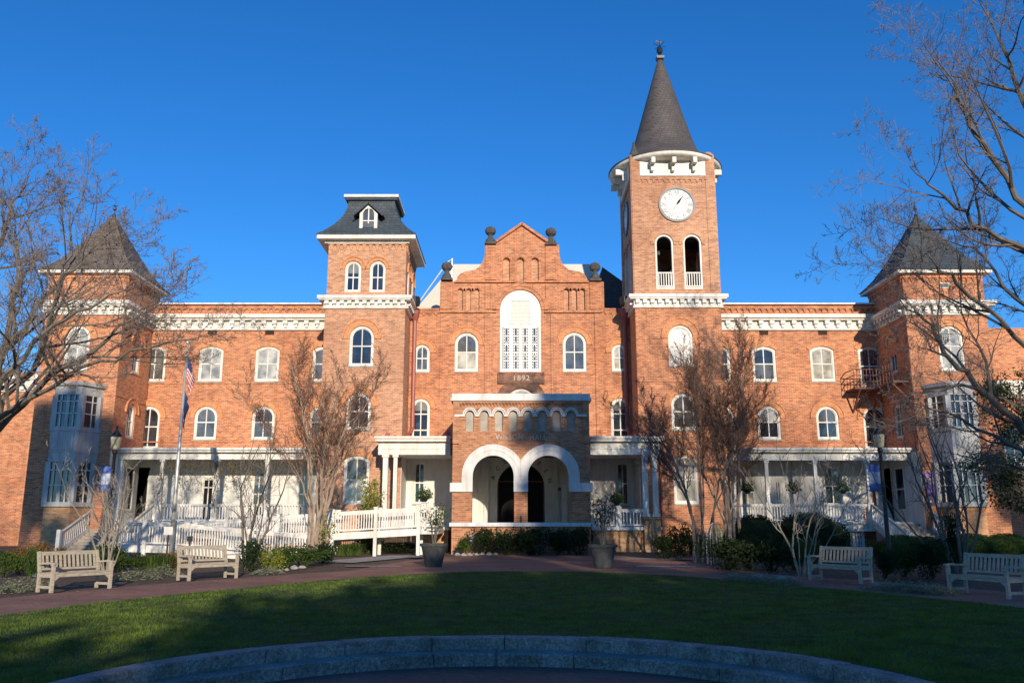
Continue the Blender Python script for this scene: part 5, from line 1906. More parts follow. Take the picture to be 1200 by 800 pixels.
pole = empty('flagpole', (fpx, FPY, 0.2), 'tall silver flagpole with a ball on top behind the ramp rail', 'flagpole')
ztp = Z(404, FPY)
b = MB()
b.chain([(fpx, FPY, 0.1), (fpx, FPY, 3), (fpx, FPY, ztp)], [0.095, 0.085, 0.045], 12, True)
b.build('pole', M['steel'], pole, True)
b = MB()
b.lathe([(0.02, 0), (0.08, 0.04), (0.105, 0.11), (0.08, 0.18), (0.01, 0.22)], fpx, FPY, 12, ztp)
b.build('ball', M['steel'], pole, True)
def flag(ztop_, H, drop, cols, nm, lab, seed, W=0.34):
    nu, nv = 26, 26
    def pos(u, v):
        x = fpx + 0.06 + W * (u ** 0.6) * (0.65 + 0.35 * math.sin(3 * v + seed))
        y = FPY + 0.10 * math.sin(u * 15 + v * 2.5 + seed) * (0.3 + u)
        z = ztop_ - v * H - (u ** 1.15) * drop
        return (x, y, z)
    root = empty(nm, (fpx, FPY, ztop_ - H), lab, 'flag')
    groups = {}
    for i in range(nu):
        for j in range(nv):
            u, v = (i + .5) / nu, (j + .5) / nv
            groups.setdefault(cols(u, v), []).append((i, j))
    for mat, cells in groups.items():
        mb = MB()
        for i, j in cells:
            mb.quad(pos(i / nu, j / nv), pos((i + 1) / nu, j / nv), pos((i + 1) / nu, (j + 1) / nv), pos(i / nu, (j + 1) / nv))
        mb.build({'flag_red': 'red_stripes', 'flag_white': 'white_stripes', 'flag_blue': 'blue_field'}[mat], M[mat], root)
flag(Z(418, FPY), 0.95, 0.85, lambda u, v: 'flag_blue' if (u < 0.38 and v < 0.5) else ('flag_red' if int(v * 13) % 2 == 0 else 'flag_white'), 'flag', 'red and white striped flag with blue corner hanging limp high on the flagpole', 0.5, 0.36)
flag(Z(459, FPY), 0.85, 0.80, lambda u, v: 'flag_blue', 'flag', 'navy blue flag hanging limp beneath the striped one', 2.1, 0.22)

# ================================================================== PLANT MAKERS
def leaf_card(mb, p, s, rr, up=0.35):
    d = Vector((rr.gauss(0, 1), rr.gauss(0, 1), rr.gauss(0, 1) + up)).normalized()
    a = d.orthogonal().normalized()
    a = (Matrix.Rotation(rr.uniform(0, 6.28), 3, d) @ a) * s
    b = d.cross(a) * 0.45
    mb.add([p - a * 0.5, p + b * 0.5, p + a * 0.5, p - b * 0.5], [(0, 1, 2, 3)])
def bush_mesh(seed, n=1500, s=0.09, box=False, clumps=9):
    """unit bush: radius about 1, height about 1"""
    rr = random.Random(seed)
    mb = MB()
    if box:
        core = MB()
        core.lathe([(0.55, 0.0), (0.78, 0.15), (0.88, 0.4), (0.80, 0.68), (0.50, 0.88), (0.02, 0.95)], 0, 0, 14)
        mb.add(core.v, core.f)
        for _ in range(n):
            a = rr.uniform(0, 2 * PI); t = rr.random()
            z = t
            r = 0.93 * (1 - abs(2 * t - 0.85) ** 2.6 * 0.55) if t < 0.9 else 0.5 * rr.random()
            if t > 0.75: r = 0.93 * math.sqrt(max(0, 1 - ((t - 0.45) / 0.56) ** 2)) * rr.uniform(0.5, 1)
            leaf_card(mb, Vector((r * math.cos(a), r * math.sin(a), z)) * rr.uniform(0.95, 1.04), s, rr)
        return mb
    cl = []
    for _ in range(clumps):
        a = rr.uniform(0, 2 * PI); r = rr.uniform(0, 0.62)
        cl.append((Vector((r * math.cos(a), r * math.sin(a), rr.uniform(0.3, 0.72))), rr.uniform(0.22, 0.42)))
    for i in range(n):
        c, q = rr.choice(cl)
        v = Vector((rr.gauss(0, 1), rr.gauss(0, 1), rr.gauss(0, 1))).normalized() * q * rr.uniform(0.55, 1.05)
        p = c + v
        if p.z < 0.02: p.z = rr.uniform(0.02, 0.2)
        leaf_card(mb, p, s * rr.uniform(0.7, 1.3), rr)
    for c, q in cl:
        mb.chain([(c.x * 0.15, c.y * 0.15, 0), (c.x * 0.5, c.y * 0.5, c.z * 0.5), (c.x, c.y, c.z)], [0.02, 0.015, 0.008], 3)
    return mb
def strap_mesh(seed, n=420):
    rr = random.Random(seed)
    mb = MB()
    for _ in range(n):
        a = rr.uniform(0, 2 * PI); r0 = rr.uniform(0, 0.45)
        d = Vector((math.cos(a), math.sin(a), 0))
        b0 = Vector((rr.uniform(-.45, .45), rr.uniform(-.45, .45), 0))
        L = rr.uniform(0.6, 1.05); out = rr.uniform(0.1, 0.6)
        side = Vector((-d.y, d.x, 0)) * 0.016
        p = [b0, b0 + d * out * 0.35 + Vector((0, 0, L * 0.6)), b0 + d * out * 0.75 + Vector((0, 0, L * 0.92)), b0 + d * out * 1.05 + Vector((0, 0, L * 0.86))]
        w = [1, 1, 0.7, 0.1]
        vs = []
        for q, k in zip(p, w): vs += [q - side * k, q + side * k]
        mb.add(vs, [(0, 1, 3, 2), (2, 3, 5, 4), (4, 5, 7, 6)])
    return mb
def mound_mesh(seed, n=1100):
    rr = random.Random(seed)
    mb = MB()
    for _ in range(n):
        a = rr.uniform(0, 2 * PI); r = math.sqrt(rr.random())
        z = (1 - r * r) * rr.uniform(0.25, 1.0) * (0.8 + 0.3 * math.sin(5 * a + seed))
        leaf_card(mb, Vector((r * math.cos(a), r * math.sin(a), max(0.02, z))), 0.13, rr, 1.2)
    return mb
def mk(mb, name, mat):
    me = bpy.data.meshes.new(name)
    me.from_pydata([tuple(v) for v in mb.v], [], mb.f)
    me.materials.append(M[mat])
    return me
MESHES = {}
for k, mat in (('dark', 'leaf_dark'), ('green', 'leaf_green'), ('yellow', 'leaf_yellow'), ('red', 'leaf_red')):
    MESHES[k] = [mk(bush_mesh(11 + i * 7 + len(k), 1700, 0.10), 'foliage', mat) for i in range(2)]
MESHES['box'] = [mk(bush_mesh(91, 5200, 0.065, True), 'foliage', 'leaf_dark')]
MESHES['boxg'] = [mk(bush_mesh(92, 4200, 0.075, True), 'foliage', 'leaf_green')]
MESHES['strap'] = [mk(strap_mesh(5 + i), 'foliage', 'blade') for i in range(2)]
MESHES['silver'] = [mk(mound_mesh(3 + i), 'foliage', 'leaf_silver') for i in range(3)]
cnt = {}
def shrub(px, py, w, h, kind, label, group=None, Y=None, name='shrub', cat='shrub'):
    """px, py: where its foot stands in view; w, h in metres"""
    if Y is None: x, y = gpt(px, py)
    else: y = Y; x = at(px, py, Y)[0]
    ms = MESHES[kind]
    cnt[kind] = cnt.get(kind, 0) + 1
    o = bpy.data.objects.new(name, ms[cnt[kind] % len(ms)])
    COL.objects.link(o)
    o.location = (x, y, zg(y) + 0.0)
    o.rotation_euler = (0, 0, rnd.uniform(0, 6.28))
    o.scale = (w / 2 * 1.05, w / 2 * 1.05, h * 1.0)
    return tag(o, label, cat, group)
GS = 'shrubs in the planting beds'
S = [
 (8, 693, 1.0, .30, 'silver', 'silver grey ground plant at the left frame edge beside the path'),
 (34, 689, 1.1, .32, 'silver', 'silver grey mound just left of the leftmost bench'),
 (158, 678, 1.2, .30, 'silver', 'silver grey mound just right of the leftmost bench'),
 (192, 674, 1.0, .30, 'silver', 'silver grey mound left of the second bench'),
 (5, 676, 1.1, .75, 'green', 'green bush cut by the left frame edge'),
 (22, 672, 1.1, .7, 'red', 'russet bush behind the left edge of the beds'),
 (36, 677, .8, .75, 'green', 'small bright green bush left of the leftmost bench'),
 (52, 666, 1.4, .8, 'red', 'russet brown bush behind the left end of the leftmost bench'),
 (120, 668, 1.2, .9, 'green', 'green bush behind the right armrest of the leftmost bench'),
 (140, 669, 1.2, .6, 'green', 'leafy green bush in front of the pale bare shrub'),
 (162, 668, 1.3, .5, 'green', 'green bush below the corner post of the ramp'),
 (185, 668, 1.2, .5, 'strap', 'strappy green clump left of the second bench'),
 (207, 667, 1.3, .55, 'red', 'russet tinted bush touching the left end of the second bench'),
 (296, 669, 1.2, .9, 'dark', 'dark evergreen bush right of the second bench'),
 (322, 668, 1.2, .65, 'yellow', 'yellow green bush between dark bush and spreading juniper'),
 (336, 666, 1.3, .65, 'green', 'mid green bush left of the tan multi stemmed tree'),
 (354, 664, 2.2, .7, 'green', 'broad green bush at the foot of the tan multi stemmed tree'),
 (378, 660, 1.7, .75, 'dark', 'blue green spreading bush at the path corner'),
 (314, 672, .9, .25, 'silver', 'small silver mound in shade right of the second bench'),
 (408, 651, 1.7, .5, 'strap', 'yellow green strappy clump under the ramp middle'),
 (432, 648, 2.3, .75, 'green', 'wide low green bush below the ramp by the brick apron'),
 (396, 646, .7, 1.2, 'yellow', 'small yellow leaved sapling right of the tan trunks'),
 (545, 648, 1.0, .8, 'green', 'small green bush at the left corner of the arched entrance'),
 (566, 646, 1.9, 1.1, 'dark', 'dark bush below the left arch'),
 (592, 647, 2.5, 1.05, 'dark', 'dark bush left of the standpipe below the arches'),
 (622, 647, 2.4, 1.1, 'dark', 'dark bush right of the standpipe below the arches'),
 (652, 647, 2.3, 1.1, 'dark', 'dark bush under the right arch'),
 (679, 647, 1.9, 1.1, 'dark', 'dark bush at the right corner of the arched entrance'),
 (727, 644, 1.5, .8, 'green', 'green bush below the right porch railing'),
 (745, 643, 1.0, .7, 'green', 'small green bush left of the porch brick pier'),
 (757, 643, 1.1, 1.0, 'dark', 'upright dark bush in front of the porch brick pier'),
 (780, 655, 1.9, .85, 'dark', 'low dark bush at the corner of the right brick apron'),
 (803, 652, 1.5, 1.3, 'dark', 'taller dark bush left of the big bare russet tree'),
 (822, 650, 1.6, .9, 'strap', 'strappy clump at the foot of the russet tree'),
 (845, 648, .9, 1.2, 'yellow', 'yellow leaved bush between the trunks of the right russet tree'),
 (852, 668, 2.4, .95, 'dark', 'broad dark bush nearest the path, right of the apron'),
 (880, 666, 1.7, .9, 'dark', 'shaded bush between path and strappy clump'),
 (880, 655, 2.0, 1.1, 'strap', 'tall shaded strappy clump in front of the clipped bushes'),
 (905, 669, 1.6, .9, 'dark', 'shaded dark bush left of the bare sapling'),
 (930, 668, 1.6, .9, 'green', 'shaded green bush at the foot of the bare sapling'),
 (945, 660, 1.4, .9, 'strap', 'strappy clump just left of the third bench'),
 (868, 680, 1.0, .25, 'silver', 'shaded silver mound at the left end of the right bed'),
 (895, 682, .8, .25, 'silver', 'shaded silver mound in the middle of the right bed'),
 (920, 684, .9, .25, 'silver', 'shaded silver mound left of the third bench'),
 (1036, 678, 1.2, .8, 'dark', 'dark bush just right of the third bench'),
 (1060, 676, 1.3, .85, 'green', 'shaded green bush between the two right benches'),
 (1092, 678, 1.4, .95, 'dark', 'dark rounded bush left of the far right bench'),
 (1045, 692, 1.2, .28, 'silver', 'silver mound beside the path right of the third bench'),
 (1072, 694, 1.2, .28, 'silver', 'silver mound beside the path between the right benches'),
 (1100, 696, .9, .26, 'silver', 'silver mound at the left foot of the far right bench'),
]
for (px, py, w, h, k, lab) in S:
    shrub(px, py, w * 1.15, h * 1.12, k, lab, GS, Y=(39.6 if 540 < px < 690 else None))
for (px, py, w, h, Y, k, lab) in [
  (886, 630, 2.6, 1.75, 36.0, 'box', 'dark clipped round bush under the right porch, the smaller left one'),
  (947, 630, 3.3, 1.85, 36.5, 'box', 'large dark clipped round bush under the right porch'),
  (1056, 640, 1.9, 1.0, 34.5, 'boxg', 'low clipped hedge bush left of the stair foot'),
  (1082, 640, 1.9, .95, 34.5, 'boxg', 'low clipped hedge bush in front of the stair foot'),
  (1108, 640, 1.4, .9, 34.0, 'box', 'low clipped dark bush right of the stair foot'),
  (1140, 640, 2.4, 1.0, 36.5, 'boxg', 'clipped hedge bush under the right bay window'),
  (1180, 640, 2.4, 1.0, 36.5, 'boxg', 'clipped hedge bush at the right frame edge'),
  (1024, 640, 1.3, .7, 37.0, 'green', 'small leafy bush in front of the white lattice'),
  (478, 632, 3.2, .55, 42.0, 'dark', 'low shaded bushes under the ramp landing'),
  (1118, 640, 1.1, 1.9, 33.0, 'dark', 'tall dark conical bush beside the stair rail')]:
    shrub(px, py, w, h, k, lab, GS, Y=Y)

def stemmy(px, Y, h, w, mat, label, seed, n=520, s=0.11, name='shrub', stems=9, zbase=None, cat='shrub', group=None, stemmat='bark_tan', x=None):
    if x is None: x = at(px, 640, Y)[0]
    zb = zg(Y) if zbase is None else zbase
    root = empty(name, (x, Y, zb), label, cat, group)
    rr = random.Random(seed)
    T, C = MB(), MB()
    tips = []
    for i in range(stems):
        a = rr.uniform(0, 6.28)
        top = Vector((math.cos(a) * w / 2 * rr.uniform(.2, 1), math.sin(a) * w / 2 * rr.uniform(.2, 1), h * rr.uniform(.7, 1)))
        mid = Vector((top.x * .35, top.y * .35, top.z * .5))
        T.chain([(x + top.x * .08, Y + top.y * .08, zb), (x + mid.x, Y + mid.y, zb + mid.z), (x + top.x, Y + top.y, zb + top.z)], [0.022, 0.015, 0.006], 4)
        tips.append((mid, top))
    for i in range(n):
        mid, top = rr.choice(tips)
        t = rr.uniform(0, 1)
        c = mid.lerp(top, t)
        p = Vector((x, Y, zb)) + c + Vector((rr.gauss(0, .14), rr.gauss(0, .14), rr.gauss(0, .10)))
        leaf_card(C, p, s * rr.uniform(.6, 1.3), rr)
    T.build('stem', M[stemmat], root)
    C.build('foliage', M[mat], root)
    return root
stemmy(432, 42.4, 3.6, 1.5, 'leaf_yellow', 'tall yellow green leafy shrub beside the left porch column', 5, 1300, 0.16, stems=14, group=GS)
stemmy(383, 34.5, 1.9, .6, 'leaf_yellow', 'thin yellow leaved sapling against the tan trunks', 6, 200, 0.13, stems=5, group=GS)

# planters on the brick apron
def planter(px, py, label, lab2, seed, w, h, mat):
    x, y = gpt(px, py)
    z = zg(y) + 0.015
    r_ = empty('planter', (x, y, z), label, 'planter', 'large tapered planters before the entrance')
    b = MB()
    b.lathe([(0.28, 0), (0.30, 0.03), (0.44, 0.66), (0.45, 0.69), (0.50, 0.70), (0.505, 0.79), (0.45, 0.80), (0.43, 0.72)], x, y, 28, z)
    b.build('pot', M['planter'], r_, False)
    stemmy(0, y, h, w, mat, lab2, seed, 430, 0.10, name='potted_shrub', stems=8, stemmat='bark_grey', zbase=z + 0.70, x=x, group='shrubs in the large planters')
planter(508, 664, 'large grey tapered planter left of the entrance, on the brick apron', 'wispy dark shrub growing in the left planter', 21, 1.5, 1.55, 'leaf_green')
planter(707, 666, 'large dark tapered planter right of the entrance, on the brick apron', 'open leafy shrub growing in the right planter', 22, 1.25, 1.75, 'leaf_dark')
# ferns on the porch rails and hanging baskets
def fern(x, y, z, label, r=0.42, hang=None, seed=1):
    root = empty('hanging_basket' if hang else 'potted_fern', (x, y, z), label, 'hanging basket' if hang else 'potted fern', 'hanging baskets in the right porch' if hang else 'ferns on the porch rails')
    rr = random.Random(seed)
    b = MB()
    b.lathe([(0.10, 0), (0.17, 0.1), (0.20, 0.2), (0.21, 0.24)], x, y, 12, z)
    if hang:
        for a in (0, 2.1, 4.2):
            b.chain([(x + 0.2 * math.cos(a), y + 0.2 * math.sin(a), z + 0.23), (x, y, hang)], [0.008, 0.008], 3)
    b.build('basket', M['black_metal'], root)
    f = MB()
    for i in range(520):
        v = Vector((rr.gauss(0, 1), rr.gauss(0, 1), rr.gauss(0, .8))).normalized() * r * rr.uniform(.35, 1.05)
        if v.z < -0.15: v.z *= 0.4
        leaf_card(f, Vector((x, y, z + 0.3)) + v, 0.12, rr)
    f.build('foliage', M['leaf_green'], root)
for i, (px, lab) in enumerate(((876, 'dark leafy hanging basket at the left end of the right porch'), (930, 'dark leafy hanging basket in the middle of the right porch'), (988, 'dark leafy hanging basket beside the dark porch window'))):
    x, z = at(px, 574, YV + 0.5)
    fern(x, YV + 0.5, z - 0.2, lab, 0.46, Z(539, YV), i)
x, z = at(497, 588, 41.0)
pd = MB()
pd.box(x - 0.12, x + 0.12, 41.0 - 0.12, 41.0 + 0.12, z490 - 0.05, z - 0.05)
pd.box(x - 0.2, x + 0.2, 41.0 - 0.2, 41.0 + 0.2, z - 0.047, z)
tag(pd.build('pedestal', M['white']), 'white wooden pedestal on the ramp landing under a fern', 'pedestal')
fern(x, 41.0, z + 0.003, 'bushy green fern on the pedestal at the ramp landing', 0.40, None, 8)
x, z = at(723, 592, YO + 0.1)
fern(x, YO + 0.1, z, 'dark green fern on the right porch rail', 0.42, None, 9)

# purple wall banner
X0, z0 = at(1087, 592, YE - 0.06); X1, z1 = at(1113, 553, YE - 0.06)
r_ = empty('wall_banner', ((X0 + X1) / 2, YE - 0.06, z0), 'purple banner with a glowing sky picture on the right tower wall', 'banner')
b = MB(); b.box(X0, X1, YE - 0.06, YE - 0.02, z0, z1)
m_, nt, bs_ = newmat('banner_sunset_print')
p_ = coords(nt); sp_ = N(nt, 'ShaderNodeSeparateXYZ'); nt.links.new(p_, sp_.inputs[0])
mr_ = N(nt, 'ShaderNodeMapRange'); mr_.inputs[1].default_value = z0; mr_.inputs[2].default_value = z1
ad = N(nt, 'ShaderNodeMath', operation='ADD'); nn = N(nt, 'ShaderNodeMath', operation='MULTIPLY'); nt.links.new(noise(nt, p_, 2.5, 4), nn.inputs[0]); nn.inputs[1].default_value = 0.5
nt.links.new(sp_.outputs[2], ad.inputs[0]); nt.links.new(nn.outputs[0], ad.inputs[1]); nt.links.new(ad.outputs[0], mr_.inputs[0])
nt.links.new(ramp(nt, mr_.outputs[0], [(0.0, (0.05, 0.02, 0.07)), (0.42, (0.07, 0.03, 0.10)), (0.55, (0.35, 0.12, 0.42)), (0.75, (0.42, 0.2, 0.5)), (0.9, (0.75, 0.5, 0.3)), (1.0, (0.35, 0.2, 0.5))]), bs_.inputs['Base Color'])
b.build('banner_cloth', m_, r_)
b = MB()
for i in range(9):
    x = X0 + 0.15 + (X1 - X0 - 0.3) * i / 9
    if i % 3 != 1: b.box(x, x + 0.08, YE - 0.066, YE - 0.062, z0 + 0.16, z0 + 0.16 + 0.1 + 0.03 * (i % 2))
b.build('banner_mark', M['flag_white'], r_)
# small signs in the bed
for (px, py, h, w, hh, lab) in ((196, 655, 1.35, .34, .30, 'small pale sign on a dark stake before the ramp rail'), (222, 660, 1.0, .22, .2, 'small dark sign on a stake behind the second bench')):
    x, y = gpt(px, py); y = 33.5; x = at(px, 640, y)[0]
    r_ = empty('garden_sign', (x, y, zg(y)), lab, 'sign', 'small signs in the left bed')
    b = MB(); b.box(x - 0.03, x + 0.03, y, y + 0.03, zg(y), zg(y) + h); b.build('stake', M['black_metal'], r_)
    b = MB(); b.box(x - w / 2, x + w / 2, y - 0.02, y - 0.002, zg(y) + h - hh, zg(y) + h); b.build('sign_plate', M['stone_trim' if px < 200 else 'black_metal'], r_)
# edging stones
rs = random.Random(12)
def rock_mesh(seed):
    rr = random.Random(seed); mb = MB()
    mb.lathe([(0.6, 0), (0.95, 0.25), (0.8, 0.6), (0.35, 0.85), (0.02, 0.9)], 0, 0, 8)
    mb.v = [(x * rr.uniform(.8, 1.15), y * rr.uniform(.8, 1.15), z * rr.uniform(.8, 1.2)) for x, y, z in mb.v]
    return mb
RM = []
for i in range(3):
    me = bpy.data.meshes.new('rock'); q = rock_mesh(i); me.from_pydata(q.v, [], q.f); me.materials.append(M['concrete']); RM.append(me)
spots = [(536 + i * 7.5, 651 + rs.uniform(-.6, .6)) for i in range(7)] + [(860 + i * 14, 677 + i * 0.8) for i in range(6)] + [(318 + i * 9, 671 - i * 1.3) for i in range(5)] + [(1028 + i * 12, 688 + i) for i in range(6)]
for i, (px, py) in enumerate(spots):
    o = bpy.data.objects.new('edging_stone', RM[i % 3]); COL.objects.link(o)
    x, y = gpt(px, py); s_ = rs.uniform(.08, .16)
    o.location = (x, y, zg(y)); o.scale = (s_ * 1.3, s_, s_); o.rotation_euler = (0, 0, rs.uniform(0, 6))
    
    k_ = i if i < 7 else i - 7 if i < 13 else i - 13 if i < 18 else i - 18
    ordn = ['first', 'second', 'third', 'fourth', 'fifth', 'sixth', 'seventh'][k_]
    tag(o, ordn + ' pale rounded stone from the left edging ' + ('the bed below the arched entrance' if i < 7 else 'the shaded bed left of the third bench' if i < 13 else 'the bed right of the second bench' if i < 18 else 'the bed between the two right benches'), 'stone', 'stones edging the planting beds')
# obelisk trellis by the right russet tree
x = at(838, 640, 33)[0]
b = MB()
for k in range(8):
    a = k * PI / 4
    pts = [(x + 0.32 * math.cos(a) * c, 33 + 0.32 * math.sin(a) * c, zg(33) + z) for c, z in ((1, 0), (1, 0.9), (0.85, 1.2), (0.45, 1.42), (0, 1.5))]
    b.chain(pts, [0.012] * 5, 4)
tag(b.build('plant_cage', M['steel']), 'thin domed wire plant cage in front of the russet tree trunks', 'plant cage')

# ================================================================== TREES
def rot_off(d, ang, rr, roll=None):
    a = d.orthogonal().normalized()
    a = Matrix.Rotation(rr.uniform(0, 2 * PI) if roll is None else roll, 3, d) @ a
    return (Matrix.Rotation(ang, 3, a) @ d).normalized()
def grow(T, C, p, d, L, r, lvl, P, rr, pts=None, rads=None):
    if pts is None:
        n = P['seg'][lvl]
        pts, rads = [Vector(p)], [r]
        dd = Vector(d).normalized()
        for i in range(n):
            w = P['wander'] * (1 + 0.4 * lvl)
            dd = (dd + Vector((rr.gauss(0, w), rr.gauss(0, w), rr.gauss(0, w) + P['up'][lvl]))).normalized()
            pts.append(pts[-1] + dd * L / n)
            rads.append(max(P['rmin'], r * (1 - 0.80 * (i + 1) / n)))
    tgt = T if lvl < P['tlev'] else C
    tgt.chain(pts, rads, 8 if (rads[0] > 0.12) else (5 if rads[0] > 0.03 else 3))
    if lvl + 1 >= len(P['kids']) + 1 or lvl >= P['max']: return
    k = P['kids'][lvl]
    n = len(pts) - 1
    kk = k if isinstance(k, int) else rr.randint(*k)
    total = sum((pts[i + 1] - pts[i]).length for i in range(n))
    kl = P['len'][lvl]
    for j in range(kk):
        t = P['start'][lvl] + (1 - P['start'][lvl]) * (j + rr.random()) / kk
        t = min(t, 0.985) * n
        i = int(t); f = t - i
        q = pts[i].lerp(pts[i + 1], f)
        dd = (pts[i + 1] - pts[i]).normalized()
        ang = R(rr.uniform(*P['ang'][lvl]))
        nd = rot_off(dd, ang, rr)
        if 'gz' in P: nd = (nd + Vector((0, 0, P['gz']))).normalized()
        cr = (rads[i] * (1 - f) + rads[i + 1] * f)
        ln = total * kl * rr.uniform(0.6, 1.15) * (1 - 0.45 * t / n)
        grow(T, C, q, nd, ln, max(P['rmin'], cr * 0.62), lvl + 1, P, rr)
def bare_tree(name, label, cat, base, seed, P, limbs, barkm, twigm, trunk=None, group=None):
    rr = random.Random(seed)
    root = empty(name, base, label, cat, group)
    T, C = MB(), MB()
    if trunk: T.chain(*trunk, 10)
    for (pts, r0, r1) in limbs:
        n = 6
        # resample with wobble
        P3 = [Vector(p) for p in pts]
        fine = []
        for i in range(len(P3) - 1):
            for k in range(4):
                q = P3[i].lerp(P3[i + 1], k / 4)
                if i or k: q = q + Vector((rr.gauss(0, .05), rr.gauss(0, .05), rr.gauss(0, .05))) * P.get('wob', 1.0)
                fine.append(q)
        fine.append(P3[-1])
        rads = [r0 + (r1 - r0) * i / (len(fine) - 1) for i in range(len(fine))]
        grow(T, C, None, None, None, r0, 0, P, rr, fine, rads)
    T.build('trunk', M[barkm], root)
    C.build('crown', M[twigm], root)
    return root, T, C
def L3(*p): return [(at(px, py, Y)[0], Y, at(px, py, Y)[1]) for px, py, Y in p]
BIG = dict(seg=[6, 6, 5, 4, 3], wander=0.10, up=[0.05, 0.06, 0.06, 0.04, 0.02], rmin=0.005, tlev=2, kids=[10, 7, 6, 4], max=4, len=[0.46, 0.55, 0.58, 0.62], start=[0.20, 0.12, 0.10, 0.1], ang=[(28, 60), (28, 60), (30, 65), (30, 65)], gz=0.10)
# big bare tree at right
trk = [(17.6, 26, -0.2), (17.5, 26, 1.5), (17.4, 25.9, 4), (17.2, 25.8, 8), (17.3, 25.6, 12), (17.2, 25.5, 16), (17.0, 25.4, 21)]
bare_tree('bare_tree', 'big bare tree at the right edge whose limbs reach across the sky', 'tree', (17.6, 26, 0), 31, BIG, [
    (L3((1262, 430, 25.5), (1205, 245, 25), (1150, 172, 24.5), (1125, 112, 24), (1100, 72, 24)), 0.13, 0.012),
    (L3((1262, 380, 25.5), (1200, 292, 25), (1140, 260, 24), (1100, 225, 23.6), (1066, 195, 23.2)), 0.12, 0.012),
    (L3((1275, 560, 25), (1200, 500, 24), (1150, 460, 23.6), (1112, 418, 23.2), (1092, 384, 23), (1055, 352, 23)), 0.13, 0.014),
    (L3((1262, 330, 25.5), (1205, 130, 25), (1172, 55, 24.6), (1150, -15, 24.2)), 0.12, 0.012),
    (L3((1262, 470, 25.5), (1190, 392, 24), (1120, 330, 23), (1085, 305, 22.6), (1052, 320, 22.2)), 0.09, 0.010),
    (L3((1275, 600, 25), (1195, 530, 23.5), (1130, 490, 23), (1060, 470, 22.5)), 0.09, 0.010),
    (L3((1262, 200, 25.5), (1215, 20, 25), (1195, -60, 25)), 0.10, 0.012),
    (L3((1265, 420, 26), (1190, 350, 27), (1140, 290, 28), (1100, 280, 28.5)), 0.09, 0.010),
], 'bark_grey', 'twig', trunk=(trk, [0.42, 0.34, 0.30, 0.26, 0.22, 0.15, 0.06]))
# big bare tree at left
trk = [(-17.2, 24, -0.2), (-17.1, 24, 2), (-16.9, 24, 5), (-16.6, 24, 9), (-16.5, 24, 13)]
BIGL = dict(BIG); BIGL['kids'] = [9, 7, 6, 4]
bare_tree('bare_tree', 'big bare tree at the left edge with dark low limbs before the left tower', 'tree', (-17.2, 24, 0), 47, BIGL, [
    (L3((-75, 560, 24), (0, 505, 23), (60, 442, 22.4), (125, 398, 22), (195, 352, 22)), 0.14, 0.012),
    (L3((-75, 520, 24), (0, 420, 23), (55, 345, 22.6), (95, 305, 22.4), (128, 280, 22.2)), 0.11, 0.010),
    (L3((-75, 560, 24), (5, 420, 24), (22, 320, 24), (12, 232, 24)), 0.13, 0.012),
    (L3((-70, 520, 24), (38, 440, 24.4), (68, 345, 24.4), (86, 280, 24.4), (76, 222, 24.4)), 0.11, 0.010),
    (L3((-75, 590, 24), (0, 490, 22.5), (80, 440, 22), (155, 412, 21.6), (232, 398, 21.4)), 0.10, 0.010),
    (L3((-75, 450, 24), (-20, 320, 24), (14, 250, 24), (34, 205, 24)), 0.12, 0.010),
    (L3((-75, 540, 24), (-10, 460, 21), (60, 380, 20.5), (120, 350, 20.2), (165, 330, 20)), 0.09, 0.008),
], 'bark_grey', 'twig', trunk=(trk, [0.40, 0.33, 0.29, 0.24, 0.10]))

# crape myrtles with russet seed heads
def myrtle(px, Y, spread_px, top_py, seed, stems, label, dense=1.0, barkm='bark_tan', low=470):
    rr = random.Random(seed)
    x0 = at(px, 640, Y)[0]
    z0 = zg(Y)
    root = empty('crape_myrtle', (x0, Y, z0), label, 'tree', 'russet multi stemmed trees before the hall')
    T, C, S_ = MB(), MB(), MB()
    P = dict(seg=[6, 5, 4, 3], wander=0.09, up=[0.02, 0.07, 0.08, 0.05], rmin=0.0055, tlev=2, kids=[12, 10, 8], max=3, len=[0.36, 0.50, 0.52], start=[0.46, 0.12, 0.1], ang=[(16, 42), (20, 48), (24, 55)], gz=0.10)
    ztop = at(px, top_py, Y)[1]
    hwm = spread_px / 1003.0 * Y / 2
    for i in range(stems):
        a = 2 * PI * i / stems + rr.uniform(-.3, .3)
        q = rr.uniform(0.25, 1.0)
        bx, by = 0.42 * math.cos(a) * rr.uniform(.3, 1), 0.42 * math.sin(a) * rr.uniform(.3, 1)
        tx, ty = hwm * 0.95 * q * math.cos(a), hwm * 0.8 * q * math.sin(a)
        H = (ztop - z0) * (1 - 0.30 * q * q) * rr.uniform(.82, .97)
        pts = []
        n = 14
        for k in range(n + 1):
            t = k / n
            e = t ** 2.3
            pts.append(Vector((x0 + bx + (tx - bx) * e + rr.gauss(0, .035), Y + by + (ty - by) * e + rr.gauss(0, .035), z0 - 0.05 + H * t)))
        r0 = rr.uniform(.045, .095)
        rads = [r0 * (1 - 0.87 * k / n) for k in range(n + 1)]
        grow(T, C, None, None, None, r0, 0, P, rr, pts, rads)
    # seed heads: small open clusters on the outer twigs
    vs = C.v
    step = max(1, int(len(vs) / (15000 * dense)))
    for i in range(0, len(vs), step):
        p = Vector(vs[i])
        if p.z > z0 + (ztop - z0) * 0.42 and rr.random() < 0.75:
            leaf_card(S_, p + Vector((rr.gauss(0, .05), rr.gauss(0, .05), rr.gauss(0, .05))), rr.uniform(.03, .065), rr)
    T.build('trunk', M[barkm], root)
    C.build('crown', M['twig_red'], root)
    S_.build('seed_heads', M['twig_seed'], root)
    return root
myrtle(372, 35.5, 205, 402, 3, 9, 'bare russet tree with smooth tan trunks in front of the mansard tower')
